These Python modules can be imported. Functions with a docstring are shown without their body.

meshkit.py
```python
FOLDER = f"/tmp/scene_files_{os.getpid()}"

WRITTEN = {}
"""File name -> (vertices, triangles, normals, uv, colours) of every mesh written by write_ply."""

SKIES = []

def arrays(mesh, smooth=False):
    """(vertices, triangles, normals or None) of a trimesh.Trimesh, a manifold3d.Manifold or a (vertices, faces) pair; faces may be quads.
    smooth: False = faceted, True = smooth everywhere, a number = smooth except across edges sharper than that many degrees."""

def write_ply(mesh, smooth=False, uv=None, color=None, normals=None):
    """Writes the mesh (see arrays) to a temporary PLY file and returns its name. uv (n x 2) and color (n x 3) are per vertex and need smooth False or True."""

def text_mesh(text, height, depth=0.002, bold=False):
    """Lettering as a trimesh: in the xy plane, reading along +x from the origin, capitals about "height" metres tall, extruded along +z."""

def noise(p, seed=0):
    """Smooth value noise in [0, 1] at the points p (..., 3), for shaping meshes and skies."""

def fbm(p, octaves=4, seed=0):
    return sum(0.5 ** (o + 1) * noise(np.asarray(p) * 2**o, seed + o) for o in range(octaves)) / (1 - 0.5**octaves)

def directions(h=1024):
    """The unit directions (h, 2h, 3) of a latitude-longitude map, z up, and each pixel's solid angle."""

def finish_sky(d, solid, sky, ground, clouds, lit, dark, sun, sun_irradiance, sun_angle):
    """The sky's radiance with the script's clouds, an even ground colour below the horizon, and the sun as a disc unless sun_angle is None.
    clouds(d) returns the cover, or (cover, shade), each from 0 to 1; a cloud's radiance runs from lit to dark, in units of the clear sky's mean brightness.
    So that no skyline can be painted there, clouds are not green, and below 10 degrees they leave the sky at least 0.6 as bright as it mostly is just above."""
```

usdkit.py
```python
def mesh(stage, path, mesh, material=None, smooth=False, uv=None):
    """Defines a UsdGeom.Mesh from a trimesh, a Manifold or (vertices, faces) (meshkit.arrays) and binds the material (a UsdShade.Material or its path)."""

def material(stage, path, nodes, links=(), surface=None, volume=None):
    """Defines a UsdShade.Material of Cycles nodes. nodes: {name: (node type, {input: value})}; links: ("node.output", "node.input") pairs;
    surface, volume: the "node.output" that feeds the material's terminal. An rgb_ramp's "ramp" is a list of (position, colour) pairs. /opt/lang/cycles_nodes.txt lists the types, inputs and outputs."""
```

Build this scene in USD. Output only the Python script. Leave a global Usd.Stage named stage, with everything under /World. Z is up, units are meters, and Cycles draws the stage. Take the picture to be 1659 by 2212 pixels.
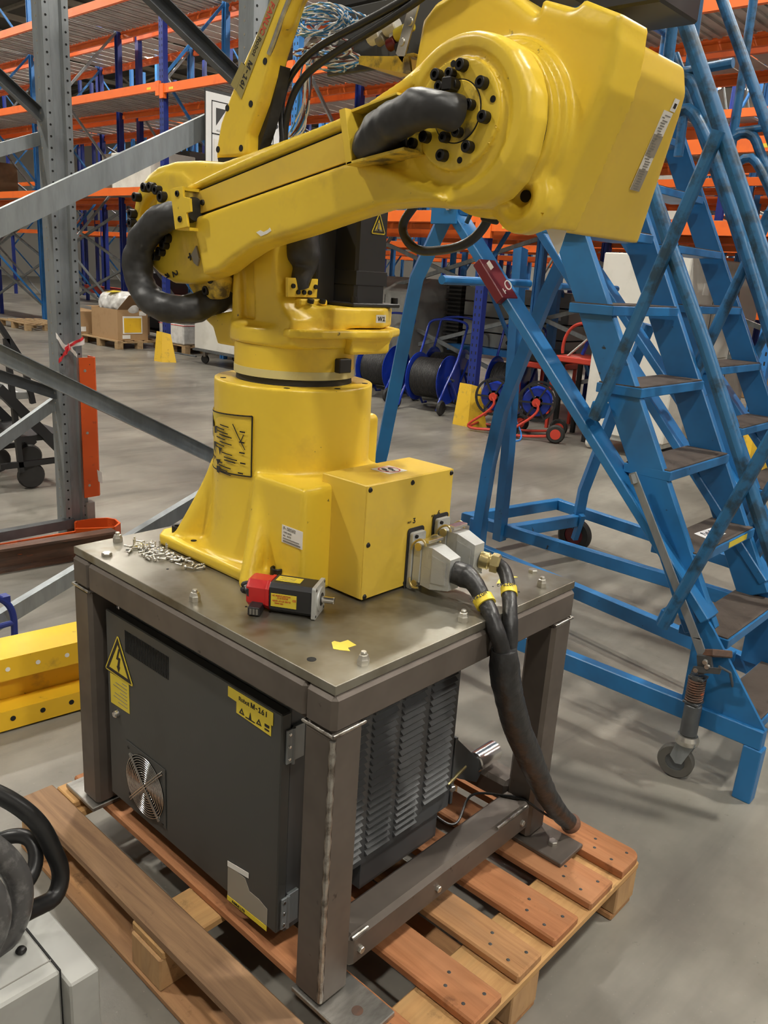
import math, random
import numpy as np
import trimesh, manifold3d
import usdkit, meshkit
from meshkit import fbm
from shapely.geometry import Polygon, Point, LineString, box as sbox2
from pxr import Usd, UsdGeom, UsdLux, UsdShade, Gf, Sdf

PI = math.pi
stage = Usd.Stage.CreateInMemory()
UsdGeom.SetStageUpAxis(stage, UsdGeom.Tokens.z)
UsdGeom.SetStageMetersPerUnit(stage, 1.0)
UsdGeom.Xform.Define(stage, '/World')
UsdGeom.Scope.Define(stage, '/World/Looks')

# ------------------------------------------------------------------ camera, sky, exposure
EXPOSURE = 3.6
CAM_POS = np.array([-0.857615, -0.848882, 1.475817])
CAM_ROT = np.array([[0.67920344, -0.73131326, 0.06215798],      # right, down, forward
                    [-0.16570438, -0.23529631, -0.95769395],
                    [0.71499983, 0.64016917, -0.28099587]])
cam = UsdGeom.Camera.Define(stage, '/World/camera')
r_, d_, f_ = CAM_ROT
cam.AddTransformOp().Set(Gf.Matrix4d(*r_, 0, *(-d_), 0, *(-f_), 0, *CAM_POS, 1))
cam.CreateHorizontalApertureAttr(36.0)
cam.CreateVerticalApertureAttr(36.0 * 2212 / 1659)
cam.CreateFocalLengthAttr(1770.887 / 1659 * 36.0)
cam.CreateClippingRangeAttr(Gf.Vec2f(0.05, 200))
cam.CreateExposureAttr(EXPOSURE)
dome = UsdLux.DomeLight.Define(stage, '/World/dome_light')
dome.CreateColorAttr(Gf.Vec3f(1.0, 0.95, 0.86))
dome.CreateIntensityAttr(0.10)
LAMP_POWER = 62.0      # emission strength of every high-bay lamp

# ------------------------------------------------------------------ helpers
USED, ORIGIN, ROT = {}, {}, {}

def numbered(parent, name):
    k = (parent, name)
    n = USED.get(k, -1) + 1
    USED[k] = n
    return f'{parent}/{name}' + (f'_{n:03d}' if n else '')

def meta(p, label=None, cat=None, group=None, kind=None):
    for k, v in (('label', label), ('category', cat), ('group', group), ('kind', kind)):
        if v:
            p.SetCustomDataByKey(k, v)

def thing(name, label, cat, loc=(0, 0, 0), group=None, kind=None, rz=0.0):
    path = numbered('/World', name)
    x = UsdGeom.Xform.Define(stage, path)
    x.AddTranslateOp().Set(Gf.Vec3d(*map(float, loc)))
    if rz:
        x.AddRotateZOp().Set(math.degrees(rz))
    ORIGIN[path] = (np.array(loc, float), rz)
    meta(x.GetPrim(), label, cat, group, kind)
    return path

def arr(m):
    v, f, _ = meshkit.arrays(m)
    return np.asarray(v, float), np.asarray(f, int)

def cat_(ms):
    V, F, n = [], [], 0
    for m in ms:
        v, f = arr(m)
        V.append(v); F.append(f + n); n += len(v)
    return np.vstack(V), np.vstack(F)

def obj(name, m, mat, parent='/World', label=None, kind=None, smooth=30):
    """ONE mesh, given in world coordinates, under parent."""
    if isinstance(m, list):
        m = cat_(m)
    v, f = arr(m)
    base = '/'.join(parent.split('/')[:3])
    if parent != '/World' and base in ORIGIN:
        o, rz = ORIGIN[base]
        v = v - o
        if rz:
            c, s = math.cos(-rz), math.sin(-rz)
            v = np.stack([c * v[:, 0] - s * v[:, 1], s * v[:, 0] + c * v[:, 1], v[:, 2]], 1)
    path = numbered(parent, name)
    g = usdkit.mesh(stage, path, (v, f), M[mat] if isinstance(mat, str) else mat, smooth=smooth)
    meta(g.GetPrim(), label, None, None, kind)
    return path

def solo(name, m, mat, label, cat, group=None, kind=None, smooth=30):
    p = obj(name, m, mat, '/World', smooth=smooth)
    meta(stage.GetPrimAtPath(p), label, cat, group, kind)
    return p

def struct(name, m, mat, smooth=False):
    p = obj(name, m, mat, '/World', smooth=smooth)
    meta(stage.GetPrimAtPath(p), None, None, None, 'structure')
    return p

def dup(path, loc, rz=0.0, label=None, group=None, tilt=None, scale=None):
    src = stage.GetPrimAtPath(path)
    was = src.GetCustomData()
    base = src.GetName()
    if base[-4:-3] == '_' and base[-3:].isdigit():
        base = base[:-4]
    x = UsdGeom.Xform.Define(stage, numbered('/World', base))
    x.GetPrim().GetReferences().AddInternalReference(path)
    x.ClearXformOpOrder()
    x.AddTranslateOp().Set(Gf.Vec3d(*map(float, loc)))
    if rz or x.GetPrim().HasAttribute('xformOp:rotateZ'):
        x.AddRotateZOp().Set(math.degrees(rz))
    if tilt:
        x.AddRotateXOp().Set(math.degrees(tilt))
    if scale:
        x.AddScaleOp().Set(Gf.Vec3f(*scale))
    x.GetPrim().SetInstanceable(True)
    meta(x.GetPrim(), label or was.get('label'), was.get('category'), group or was.get('group'))
    return str(x.GetPath())

def box(x0, x1, y0, y1, z0, z1, b=0.0):
    x0, x1 = min(x0, x1), max(x0, x1); y0, y1 = min(y0, y1), max(y0, y1); z0, z1 = min(z0, z1), max(z0, z1)
    if b <= 0:
        m = trimesh.creation.box([x1 - x0, y1 - y0, z1 - z0])
        m.apply_translation([(x0 + x1) / 2, (y0 + y1) / 2, (z0 + z1) / 2])
        return arr(m)
    p = []
    for X, sx in ((x0, 1), (x1, -1)):
        for Y, sy in ((y0, 1), (y1, -1)):
            for Z, sz in ((z0, 1), (z1, -1)):
                p += [(X, Y + sy * b, Z + sz * b), (X + sx * b, Y, Z + sz * b), (X + sx * b, Y + sy * b, Z)]
    return hull(p)

def hull(p):
    return arr(manifold3d.Manifold.hull_points(np.asarray(p, float)))

def frame(d, up=(0, 0, 1)):
    d = np.asarray(d, float); d = d / np.linalg.norm(d)
    u = np.asarray(up, float)
    if abs(d @ u) > 0.98 * np.linalg.norm(u):
        u = np.array([1.0, 0, 0])
    s = np.cross(d, u); s /= np.linalg.norm(s)
    return d, s, np.cross(s, d)

def bar(p, q, w, h, up=(0, 0, 1), b=0.0):
    """Box section from p to q; w across, h along up."""
    p, q = np.asarray(p, float), np.asarray(q, float)
    d, s, u = frame(q - p, up)
    L = np.linalg.norm(q - p)
    v, f = box(0, L, -w / 2, w / 2, -h / 2, h / 2, b)
    return p + v[:, :1] * d + v[:, 1:2] * s + v[:, 2:] * u, f

def sect(poly, p, q, up=(0, 0, 1)):
    """An open 2D outline (closed polygon points, across/up) swept from p to q."""
    p, q = np.asarray(p, float), np.asarray(q, float)
    d, s, u = frame(q - p, up)
    m = trimesh.creation.extrude_polygon(Polygon(poly).buffer(0), np.linalg.norm(q - p), engine='earcut')
    v = np.asarray(m.vertices)
    return p + v[:, 2:] * d + v[:, :1] * s + v[:, 1:2] * u, np.asarray(m.faces)

def csec(w, dpt, t):
    """C profile: web w wide, flanges dpt deep."""
    return [(-w / 2, 0), (w / 2, 0), (w / 2, dpt), (w / 2 - t, dpt), (w / 2 - t, t), (-w / 2 + t, t), (-w / 2 + t, dpt), (-w / 2, dpt)]

def tube(path, r, n=12, closed=False, caps=True):
    P = np.asarray(path, float)
    k = len(P)
    R = np.broadcast_to(np.asarray(r, float), (k,))
    T = np.gradient(P, axis=0) if not closed else np.roll(P, -1, 0) - np.roll(P, 1, 0)
    T /= np.linalg.norm(T, axis=1, keepdims=True)
    _, s, u = frame(T[0])
    V = []
    for i in range(k):
        s = s - T[i] * (s @ T[i]); s /= np.linalg.norm(s)
        u = np.cross(s, T[i])
        a = np.arange(n) / n * 2 * PI
        V.append(P[i] + R[i] * (np.cos(a)[:, None] * s + np.sin(a)[:, None] * u))
    V = np.vstack(V)
    F = []
    for i in range(k if closed else k - 1):
        a, b = i * n, ((i + 1) % k) * n
        for j in range(n):
            j2 = (j + 1) % n
            F += [(a + j, a + j2, b + j2), (a + j, b + j2, b + j)]
    if caps and not closed:
        c0, c1 = len(V), len(V) + 1
        V = np.vstack([V, P[0], P[-1]])
        for j in range(n):
            j2 = (j + 1) % n
            F += [(c0, j2, j), (c1, (k - 1) * n + j, (k - 1) * n + j2)]
    return V, np.asarray(F)

def spline(pts, n=40):
    from scipy.interpolate import CubicSpline
    P = np.asarray(pts, float)
    t = np.r_[0, np.cumsum(np.linalg.norm(np.diff(P, axis=0), axis=1))]
    return CubicSpline(t, P)(np.linspace(0, t[-1], n))

def cyl(p, q, r, n=24, b=0.0, r2=None):
    """Cylinder from p to q with a bevel b at both ends."""
    p, q = np.asarray(p, float), np.asarray(q, float)
    r2 = r if r2 is None else r2
    L = np.linalg.norm(q - p)
    prof = [(0, 0), (r - b, 0), (r, b), (r2, L - b), (r2 - b, L), (0, L)] if b else [(0, 0), (r, 0), (r2, L), (0, L)]
    return lathe(prof, p, q - p, n)

def lathe(prof, p=(0, 0, 0), axis=(0, 0, 1), n=32, ang=2 * PI):
    """prof: (radius, height) pairs, turned about axis through p."""
    d, s, u = frame(axis)
    p = np.asarray(p, float)
    a = np.arange(n) / n * 2 * PI
    ring = np.cos(a)[:, None] * s + np.sin(a)[:, None] * np.cross(d, s)
    V, F, idx = [], [], []
    for r, h in prof:
        if r < 1e-9:
            idx.append((len(V), 1)); V.append(p + h * d)
        else:
            idx.append((len(V), n)); V += list(p + h * d + r * ring)
    for (i, a_), (j, b_) in zip(idx[:-1], idx[1:]):
        for k in range(n):
            k2 = (k + 1) % n
            if a_ == 1 and b_ == 1: continue
            if a_ == 1: F.append((i, j + k2, j + k))
            elif b_ == 1: F.append((i + k, i + k2, j))
            else: F += [(i + k, i + k2, j + k2), (i + k, j + k2, j + k)]
    return np.asarray(V), np.asarray(F)

AX = {'x': ((1, 2), 0), 'y': ((0, 2), 1), 'z': ((0, 1), 2)}
def prism(poly, ax, lo, hi, b=0.0, seg=2):
    """2D polygon in the plane across axis ax, from lo to hi, edges bevelled by b."""
    P = Polygon(poly) if not hasattr(poly, 'exterior') else poly
    (i, j), k = AX[ax]
    if b <= 0:
        m = trimesh.creation.extrude_polygon(P.buffer(0), hi - lo, engine='earcut')
        v, f = np.asarray(m.vertices), np.asarray(m.faces)
        out = np.zeros_like(v); out[:, i], out[:, j], out[:, k] = v[:, 0], v[:, 1], v[:, 2] + lo
        if ax == 'y': f = f[:, ::-1]
        return out, f
    pts = np.asarray(P.exterior.coords)[:-1]
    if Polygon(pts).exterior.is_ccw is False: pts = pts[::-1]
    d0 = pts - np.roll(pts, 1, 0); d1 = np.roll(pts, -1, 0) - pts
    n0 = np.stack([-d0[:, 1], d0[:, 0]], 1); n1 = np.stack([-d1[:, 1], d1[:, 0]], 1)
    n0 /= np.linalg.norm(n0, axis=1, keepdims=True) + 1e-12; n1 /= np.linalg.norm(n1, axis=1, keepdims=True) + 1e-12
    mit = (n0 + n1) / (1 + np.clip((n0 * n1).sum(1), -0.5, 1))[:, None]
    lev = []
    for t in np.linspace(0, PI / 2, seg + 1): lev.append((b * (1 - math.sin(t)), b * (1 - math.cos(t))))
    levels = [(ins, lo + z) for ins, z in lev] + [(ins, hi - z) for ins, z in lev[::-1]]
    n = len(pts); V, F = [], []
    for ins, z in levels:
        q = pts + mit * ins
        o = np.zeros((n, 3)); o[:, i], o[:, j], o[:, k] = q[:, 0], q[:, 1], z
        V.append(o)
    for a in range(len(levels) - 1):
        for q in range(n):
            q2 = (q + 1) % n
            F += [(a * n + q, a * n + q2, (a + 1) * n + q2), (a * n + q, (a + 1) * n + q2, (a + 1) * n + q)]
    cap = pts + mit * levels[0][0]
    import mapbox_earcut as me
    tri = np.asarray(me.triangulate_float64(cap, np.array([n], np.uint32))).reshape(-1, 3)
    a, bb, c = cap[tri[:, 0]], cap[tri[:, 1]], cap[tri[:, 2]]
    cr = (bb[:, 0] - a[:, 0]) * (c[:, 1] - a[:, 1]) - (bb[:, 1] - a[:, 1]) * (c[:, 0] - a[:, 0])
    tri = np.where((cr > 0)[:, None], tri, tri[:, ::-1])
    F += [tuple(t[::-1]) for t in tri] + [tuple(t + (len(levels) - 1) * n) for t in tri]
    F = np.asarray(F)
    if ax == 'y': F = F[:, ::-1]
    return np.vstack(V), F

def place(m, o, ex, ey, ez=None):
    """Maps a mesh's local x, y, z onto ex, ey, ez at o."""
    v, f = arr(m)
    ex, ey = np.asarray(ex, float), np.asarray(ey, float)
    ez = np.cross(ex, ey) if ez is None else np.asarray(ez, float)
    return np.asarray(o, float) + v[:, :1] * ex + v[:, 1:2] * ey + v[:, 2:] * ez, f

def text(s, h, o, ex, ey, bold=False, depth=0.0006):
    return place(meshkit.text_mesh(s, h, depth, bold), o, ex, ey)

def decal(poly, o, ex, ey, t=0.0008, off=0.0):
    """A thin sticker: 2D polygon in the ex/ey plane at o, standing t proud."""
    m = trimesh.creation.extrude_polygon(Polygon(poly).buffer(0) if not hasattr(poly, 'exterior') else poly, t, engine='earcut')
    v, f = place(m, o, ex, ey)
    return v + np.cross(ex, ey) * off, f

def rect(w, h, x=0, y=0):
    return [(x, y), (x + w, y), (x + w, y + h), (x, y + h)]

# ---- castings: signed distances meshed as surface nets
def d_box(P, c, hs, r=0.0):
    q = np.abs(P - np.asarray(c)) - (np.asarray(hs) - r)
    return np.linalg.norm(np.maximum(q, 0), axis=1) + np.minimum(q.max(1), 0) - r
def d_cyl(P, a, b, r, rr=0.0, r2=None):
    a, b = np.asarray(a, float), np.asarray(b, float)
    L = np.linalg.norm(b - a); d = (b - a) / L
    h = (P - a) @ d
    rad = np.linalg.norm(P - a - h[:, None] * d, axis=1)
    R = r if r2 is None else r + (r2 - r) * np.clip(h / L, 0, 1)
    q = np.stack([rad - R + rr, np.abs(h - L / 2) - L / 2 + rr], 1)
    return np.linalg.norm(np.maximum(q, 0), axis=1) + np.minimum(q.max(1), 0) - rr
def d_cap(P, a, b, r, r2=None):
    a, b = np.asarray(a, float), np.asarray(b, float)
    t = np.clip(((P - a) @ (b - a)) / ((b - a) @ (b - a)), 0, 1)
    return np.linalg.norm(P - a - t[:, None] * (b - a), axis=1) - (r if r2 is None else r + (r2 - r) * t)
def d_poly(Q, poly):
    p = np.asarray(poly, float); n = len(p)
    d = np.full(len(Q), 1e9); s = np.ones(len(Q))
    for i in range(n):
        a, b = p[i], p[i - 1]
        e = b - a; w = Q - a
        t = np.clip((w @ e) / (e @ e + 1e-18), 0, 1)
        d = np.minimum(d, ((w - t[:, None] * e) ** 2).sum(1))
        c1 = Q[:, 1] >= a[1]; c2 = Q[:, 1] < b[1]; c3 = e[0] * w[:, 1] > e[1] * w[:, 0]
        s = np.where((c1 & c2 & c3) | (~c1 & ~c2 & ~c3), -s, s)
    return np.sqrt(d) * s
def d_prism(P, poly, ax, lo, hi, r=0.0):
    (i, j), k = AX[ax]
    q = np.stack([d_poly(P[:, [i, j]], poly) + r, np.abs(P[:, k] - (lo + hi) / 2) - (hi - lo) / 2 + r], 1)
    return np.linalg.norm(np.maximum(q, 0), axis=1) + np.minimum(q.max(1), 0) - r
def smin(a, b, k):
    h = np.maximum(k - np.abs(a - b), 0) / k
    return np.minimum(a, b) - h * h * k / 4
def smax(a, b, k): return -smin(-a, -b, k)

def cast(f, lo, hi, h):
    """Surface nets of f(P) < 0 inside the box lo..hi at cell size h."""
    lo, hi = np.asarray(lo, float), np.asarray(hi, float)
    n = np.ceil((hi - lo) / h).astype(int) + 1
    g = np.stack(np.meshgrid(*[lo[k] + h * np.arange(n[k]) for k in range(3)], indexing='ij'), -1).reshape(-1, 3)
    D = np.concatenate([f(c) for c in np.array_split(g, max(1, len(g) // 400000))]).reshape(n)
    S = D < 0
    cs = [S[dx:n[0] - 1 + dx, dy:n[1] - 1 + dy, dz:n[2] - 1 + dz] for dx in (0, 1) for dy in (0, 1) for dz in (0, 1)]
    tot = sum(c.astype(int) for c in cs)
    act = (tot > 0) & (tot < 8)
    idx = -np.ones(act.shape, int); idx[act] = np.arange(act.sum())
    cells = np.argwhere(act)
    acc = np.zeros((len(cells), 3)); cnt = np.zeros(len(cells))
    for ax in range(3):
        o1, o2 = [k for k in range(3) if k != ax]
        for a in (0, 1):
            for b in (0, 1):
                c0 = cells.copy(); c0[:, o1] += a; c0[:, o2] += b
                c1 = c0.copy(); c1[:, ax] += 1
                v0, v1 = D[tuple(c0.T)], D[tuple(c1.T)]
                m = (v0 < 0) != (v1 < 0)
                t = np.where(m, v0 / np.where(m, v0 - v1, 1), 0)
                p = c0 - cells + 0.0; p[:, ax] += t
                acc += np.where(m[:, None], p, 0); cnt += m
    V = lo + h * (cells + acc / cnt[:, None])
    F = []
    for ax in range(3):
        o1, o2 = [(1, 2), (2, 0), (0, 1)][ax]
        sl0 = [slice(None)] * 3; sl1 = [slice(None)] * 3
        sl0[ax] = slice(0, n[ax] - 1); sl1[ax] = slice(1, n[ax])
        ch = S[tuple(sl0)] != S[tuple(sl1)]
        e = np.argwhere(ch)
        e = e[(e[:, o1] > 0) & (e[:, o2] > 0) & (e[:, o1] < n[o1] - 1) & (e[:, o2] < n[o2] - 1)]
        q = []
        for a, b in ((0, 0), (1, 0), (1, 1), (0, 1)):
            c = e.copy(); c[:, o1] -= a; c[:, o2] -= b
            q.append(idx[tuple(c.T)])
        q = np.stack(q, 1)
        fl = S[tuple(e.T)]
        q = np.where(fl[:, None], q, q[:, ::-1])
        F += [q[:, [0, 1, 2]], q[:, [0, 2, 3]]]
    F = np.vstack(F)
    for _ in range(2):
        e = h * 0.15
        d0 = f(V)
        G = np.stack([(f(V + e * np.eye(3)[k]) - f(V - e * np.eye(3)[k])) / (2 * e) for k in range(3)], 1)
        g2 = np.maximum((G ** 2).sum(1), 0.2)
        V = V - np.clip(d0 / g2, -h * .6, h * .6)[:, None] * G
    return V, F

# ------------------------------------------------------------------ materials
M = {}
def mat(name, nodes, links=(), surface='p.BSDF'):
    M[name] = usdkit.material(stage, '/World/Looks/' + name, nodes, list(links), surface=surface)

def flat(name, c, rough=0.5, metal=0.0, **kw):
    mat(name, {'p': ('principled_bsdf', {'base_color': c, 'roughness': rough, 'metallic': metal, **kw})})

def worn(name, c, c2, amount=(0.55, 0.75), scale=6.0, rough=(0.35, 0.55), metal=0.0, bump=0.0, bscale=60.0, c3=None, a3=(0.66, 0.72), s3=25.0, stretch=None, detail=5.0, **kw):
    """Colour c worn or dirtied to c2 where large noise passes `amount`, and to c3 in small flecks."""
    n = {'g': ('geometry', {}),
         'n1': ('noise_texture', {'scale': scale, 'detail': detail, 'roughness': 0.62}),
         'r1': ('map_range', {'from_min': amount[0], 'from_max': amount[1], 'clamp': True}),
         'm1': ('mix', {'color1': c, 'color2': c2}),
         'rr': ('map_range', {'to_min': rough[0], 'to_max': rough[1]}),
         'p': ('principled_bsdf', {'metallic': metal, **kw})}
    src = 'g.position'
    l = []
    if stretch:
        n['mp'] = ('mapping', {'scale': stretch})
        l.append(('g.position', 'mp.vector')); src = 'mp.vector'
    l += [(src, 'n1.vector'), ('n1.fac', 'r1.value'), ('r1.result', 'm1.fac'), ('n1.fac', 'rr.value'), ('rr.result', 'p.roughness')]
    col = 'm1.color'
    if c3:
        n['n3'] = ('noise_texture', {'scale': s3, 'detail': 3.0, 'roughness': 0.7})
        n['r3'] = ('map_range', {'from_min': a3[0], 'from_max': a3[1], 'clamp': True})
        n['m3'] = ('mix', {'color2': c3})
        l += [(src, 'n3.vector'), ('n3.fac', 'r3.value'), ('r3.result', 'm3.fac'), (col, 'm3.color1')]
        col = 'm3.color'
    if bump:
        n['nb'] = ('noise_texture', {'scale': bscale, 'detail': 2.0})
        n['b'] = ('bump', {'strength': bump, 'distance': 0.002})
        l += [(src, 'nb.vector'), ('nb.fac', 'b.height'), ('b.normal', 'p.normal')]
    mat(name, n, l + [(col, 'p.base_color')])

YEL = (0.80, 0.56, 0.045)
worn('robot_yellow', YEL, (0.60, 0.40, 0.05), (0.58, 0.80), 7.0, (0.26, 0.42), bump=0.10, bscale=90, c3=(0.10, 0.075, 0.03), a3=(0.70, 0.76), s3=34.0)
worn('robot_yellow_cover', (0.74, 0.515, 0.065), (0.62, 0.43, 0.07), (0.5, 0.8), 8.0, (0.24, 0.36), bump=0.05, bscale=60)
worn('robot_yellow_grimy', (0.76, 0.53, 0.05), (0.12, 0.09, 0.04), (0.52, 0.66), 16.0, (0.35, 0.6), bump=0.12, bscale=80)
worn('label_band', (0.33, 0.27, 0.09), (0.25, 0.2, 0.08), rough=(0.4, 0.5))
worn('pale_ring', (0.62, 0.56, 0.28), (0.5, 0.42, 0.15), scale=20)
worn('black_bolt', (0.012, 0.011, 0.011), (0.03, 0.028, 0.026), scale=40, rough=(0.35, 0.5), metal=0.3)
flat('black_gap', (0.006, 0.006, 0.006), 0.8)
worn('black_motor', (0.022, 0.022, 0.024), (0.032, 0.03, 0.03), scale=10, rough=(0.35, 0.5))
worn('black_sleeve', (0.022, 0.022, 0.023), (0.05, 0.05, 0.052), (0.45, 0.7), 18.0, (0.36, 0.55), bump=0.6, bscale=38)
worn('black_tape', (0.016, 0.016, 0.017), (0.035, 0.035, 0.037), (0.45, 0.7), 30.0, (0.28, 0.5), bump=0.9, bscale=55)
flat('black_rubber', (0.02, 0.019, 0.018), 0.6)
worn('grey_rubber', (0.10, 0.095, 0.085), (0.06, 0.055, 0.05), rough=(0.5, 0.7))
worn('stand_steel', (0.145, 0.122, 0.105), (0.095, 0.08, 0.068), (0.4, 0.75), 5.0, (0.40, 0.58), metal=0.45, c3=(0.05, 0.042, 0.036), a3=(0.68, 0.74), s3=22.0, bump=0.05)
worn('weld_steel', (0.42, 0.40, 0.37), (0.16, 0.14, 0.12), (0.45, 0.65), 40.0, (0.28, 0.45), metal=0.85, bump=0.5, bscale=130)
worn('bare_steel', (0.48, 0.47, 0.44), (0.24, 0.225, 0.20), (0.42, 0.72), 9.0, (0.30, 0.5), metal=0.9, stretch=(1, 3, 3))
worn('plate_steel', (0.30, 0.285, 0.24), (0.15, 0.125, 0.085), (0.46, 0.66), 3.6, (0.26, 0.46), metal=0.75, c3=(0.17, 0.125, 0.05), a3=(0.58, 0.72), s3=5.5, bump=0.04, bscale=120)
worn('zinc_steel', (0.62, 0.60, 0.55), (0.40, 0.38, 0.33), scale=25, rough=(0.25, 0.42), metal=0.9)
flat('bright_steel', (0.75, 0.74, 0.72), 0.18, 1.0)
worn('brass_yellow', (0.62, 0.52, 0.26), (0.4, 0.32, 0.14), scale=30, rough=(0.25, 0.4), metal=0.9)
worn('cast_aluminium', (0.50, 0.51, 0.50), (0.36, 0.36, 0.35), scale=20, rough=(0.38, 0.52), metal=0.35, bump=0.15, bscale=200)
worn('cabinet_charcoal', (0.060, 0.060, 0.057), (0.050, 0.047, 0.043), scale=4, rough=(0.42, 0.55), bump=0.08, bscale=220)
worn('cabinet_grey', (0.075, 0.078, 0.082), (0.055, 0.055, 0.055), scale=5, rough=(0.4, 0.52))
flat('sticker_yellow', (0.72, 0.56, 0.045), 0.45)
flat('sticker_white', (0.78, 0.76, 0.72), 0.5)
flat('sticker_grey', (0.30, 0.27, 0.22), 0.5)
flat('ink_black', (0.012, 0.010, 0.010), 0.5)
flat('ink_grey', (0.20, 0.19, 0.17), 0.5)
flat('ink_red', (0.55, 0.06, 0.03), 0.5)
worn('paint_scrap', (0.78, 0.62, 0.10), (0.5, 0.38, 0.12), scale=40)
flat('red_plastic', (0.56, 0.022, 0.022), 0.32)
worn('ladder_blue', (0.022, 0.17, 0.42), (0.018, 0.11, 0.27), (0.45, 0.75), 4.0, (0.30, 0.45), c3=(0.02, 0.025, 0.03), a3=(0.69, 0.74), s3=18.0)
worn('ladder_tube', (0.022, 0.13, 0.29), (0.015, 0.05, 0.09), (0.48, 0.62), 14.0, (0.32, 0.5))
worn('tread_board', (0.085, 0.065, 0.052), (0.055, 0.043, 0.036), scale=12, rough=(0.6, 0.8), bump=0.3, bscale=200)
worn('rack_blue', (0.03, 0.17, 0.46), (0.025, 0.12, 0.34), scale=3, rough=(0.35, 0.5))
worn('rack_navy', (0.010, 0.025, 0.19), (0.012, 0.03, 0.14), scale=3, rough=(0.35, 0.5))
worn('rack_orange', (0.82, 0.15, 0.02), (0.65, 0.11, 0.02), scale=3, rough=(0.35, 0.5))
worn('deck_grey', (0.50, 0.485, 0.45), (0.36, 0.345, 0.315), (0.4, 0.7), 3.0, (0.35, 0.55), metal=0.35)
worn('galv_steel', (0.30, 0.325, 0.34), (0.23, 0.25, 0.26), (0.4, 0.7), 8.0, (0.38, 0.55), metal=0.45, stretch=(3, 3, 0.6))
worn('galv_dark', (0.13, 0.14, 0.15), (0.09, 0.095, 0.10), (0.4, 0.7), 8.0, (0.38, 0.55), metal=0.45)
worn('guard_orange', (0.75, 0.105, 0.012), (0.42, 0.07, 0.02), (0.6, 0.7), 12.0, (0.35, 0.55), c3=(0.06, 0.03, 0.02), a3=(0.70, 0.74), s3=30)
worn('rust_beam', (0.17, 0.085, 0.055), (0.085, 0.055, 0.042), (0.42, 0.62), 6.0, (0.5, 0.7), stretch=(0.6, 4, 4), c3=(0.45, 0.10, 0.03), a3=(0.66, 0.7), s3=12)
worn('beam_yellow', (0.78, 0.47, 0.02), (0.50, 0.29, 0.03), (0.6, 0.72), 7.0, (0.4, 0.6), c3=(0.12, 0.085, 0.03), a3=(0.70, 0.74), s3=28)
worn('foot_yellow', (0.72, 0.45, 0.03), (0.42, 0.27, 0.05), (0.55, 0.72), 9.0, (0.4, 0.6), c3=(0.10, 0.07, 0.03), a3=(0.68, 0.74), s3=26)
worn('light_grey_paint', (0.33, 0.33, 0.31), (0.25, 0.25, 0.235), (0.45, 0.75), 6.0, (0.42, 0.55), c3=(0.09, 0.09, 0.085), a3=(0.72, 0.76), s3=30)
worn('white_paint', (0.62, 0.60, 0.55), (0.45, 0.43, 0.38), (0.5, 0.8), 3.0, (0.4, 0.55), c3=(0.25, 0.23, 0.2), a3=(0.72, 0.76), s3=12)
worn('machine_grey', (0.22, 0.225, 0.22), (0.16, 0.16, 0.155), scale=4, rough=(0.45, 0.6))
worn('hose_black', (0.014, 0.014, 0.015), (0.03, 0.03, 0.031), scale=20, rough=(0.3, 0.45))
worn('wrap_grey', (0.06, 0.058, 0.058), (0.16, 0.155, 0.15), (0.5, 0.7), 25.0, (0.18, 0.35), bump=0.6, bscale=45)
worn('cardboard', (0.38, 0.235, 0.115), (0.32, 0.19, 0.09), scale=5, rough=(0.7, 0.85))
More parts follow.
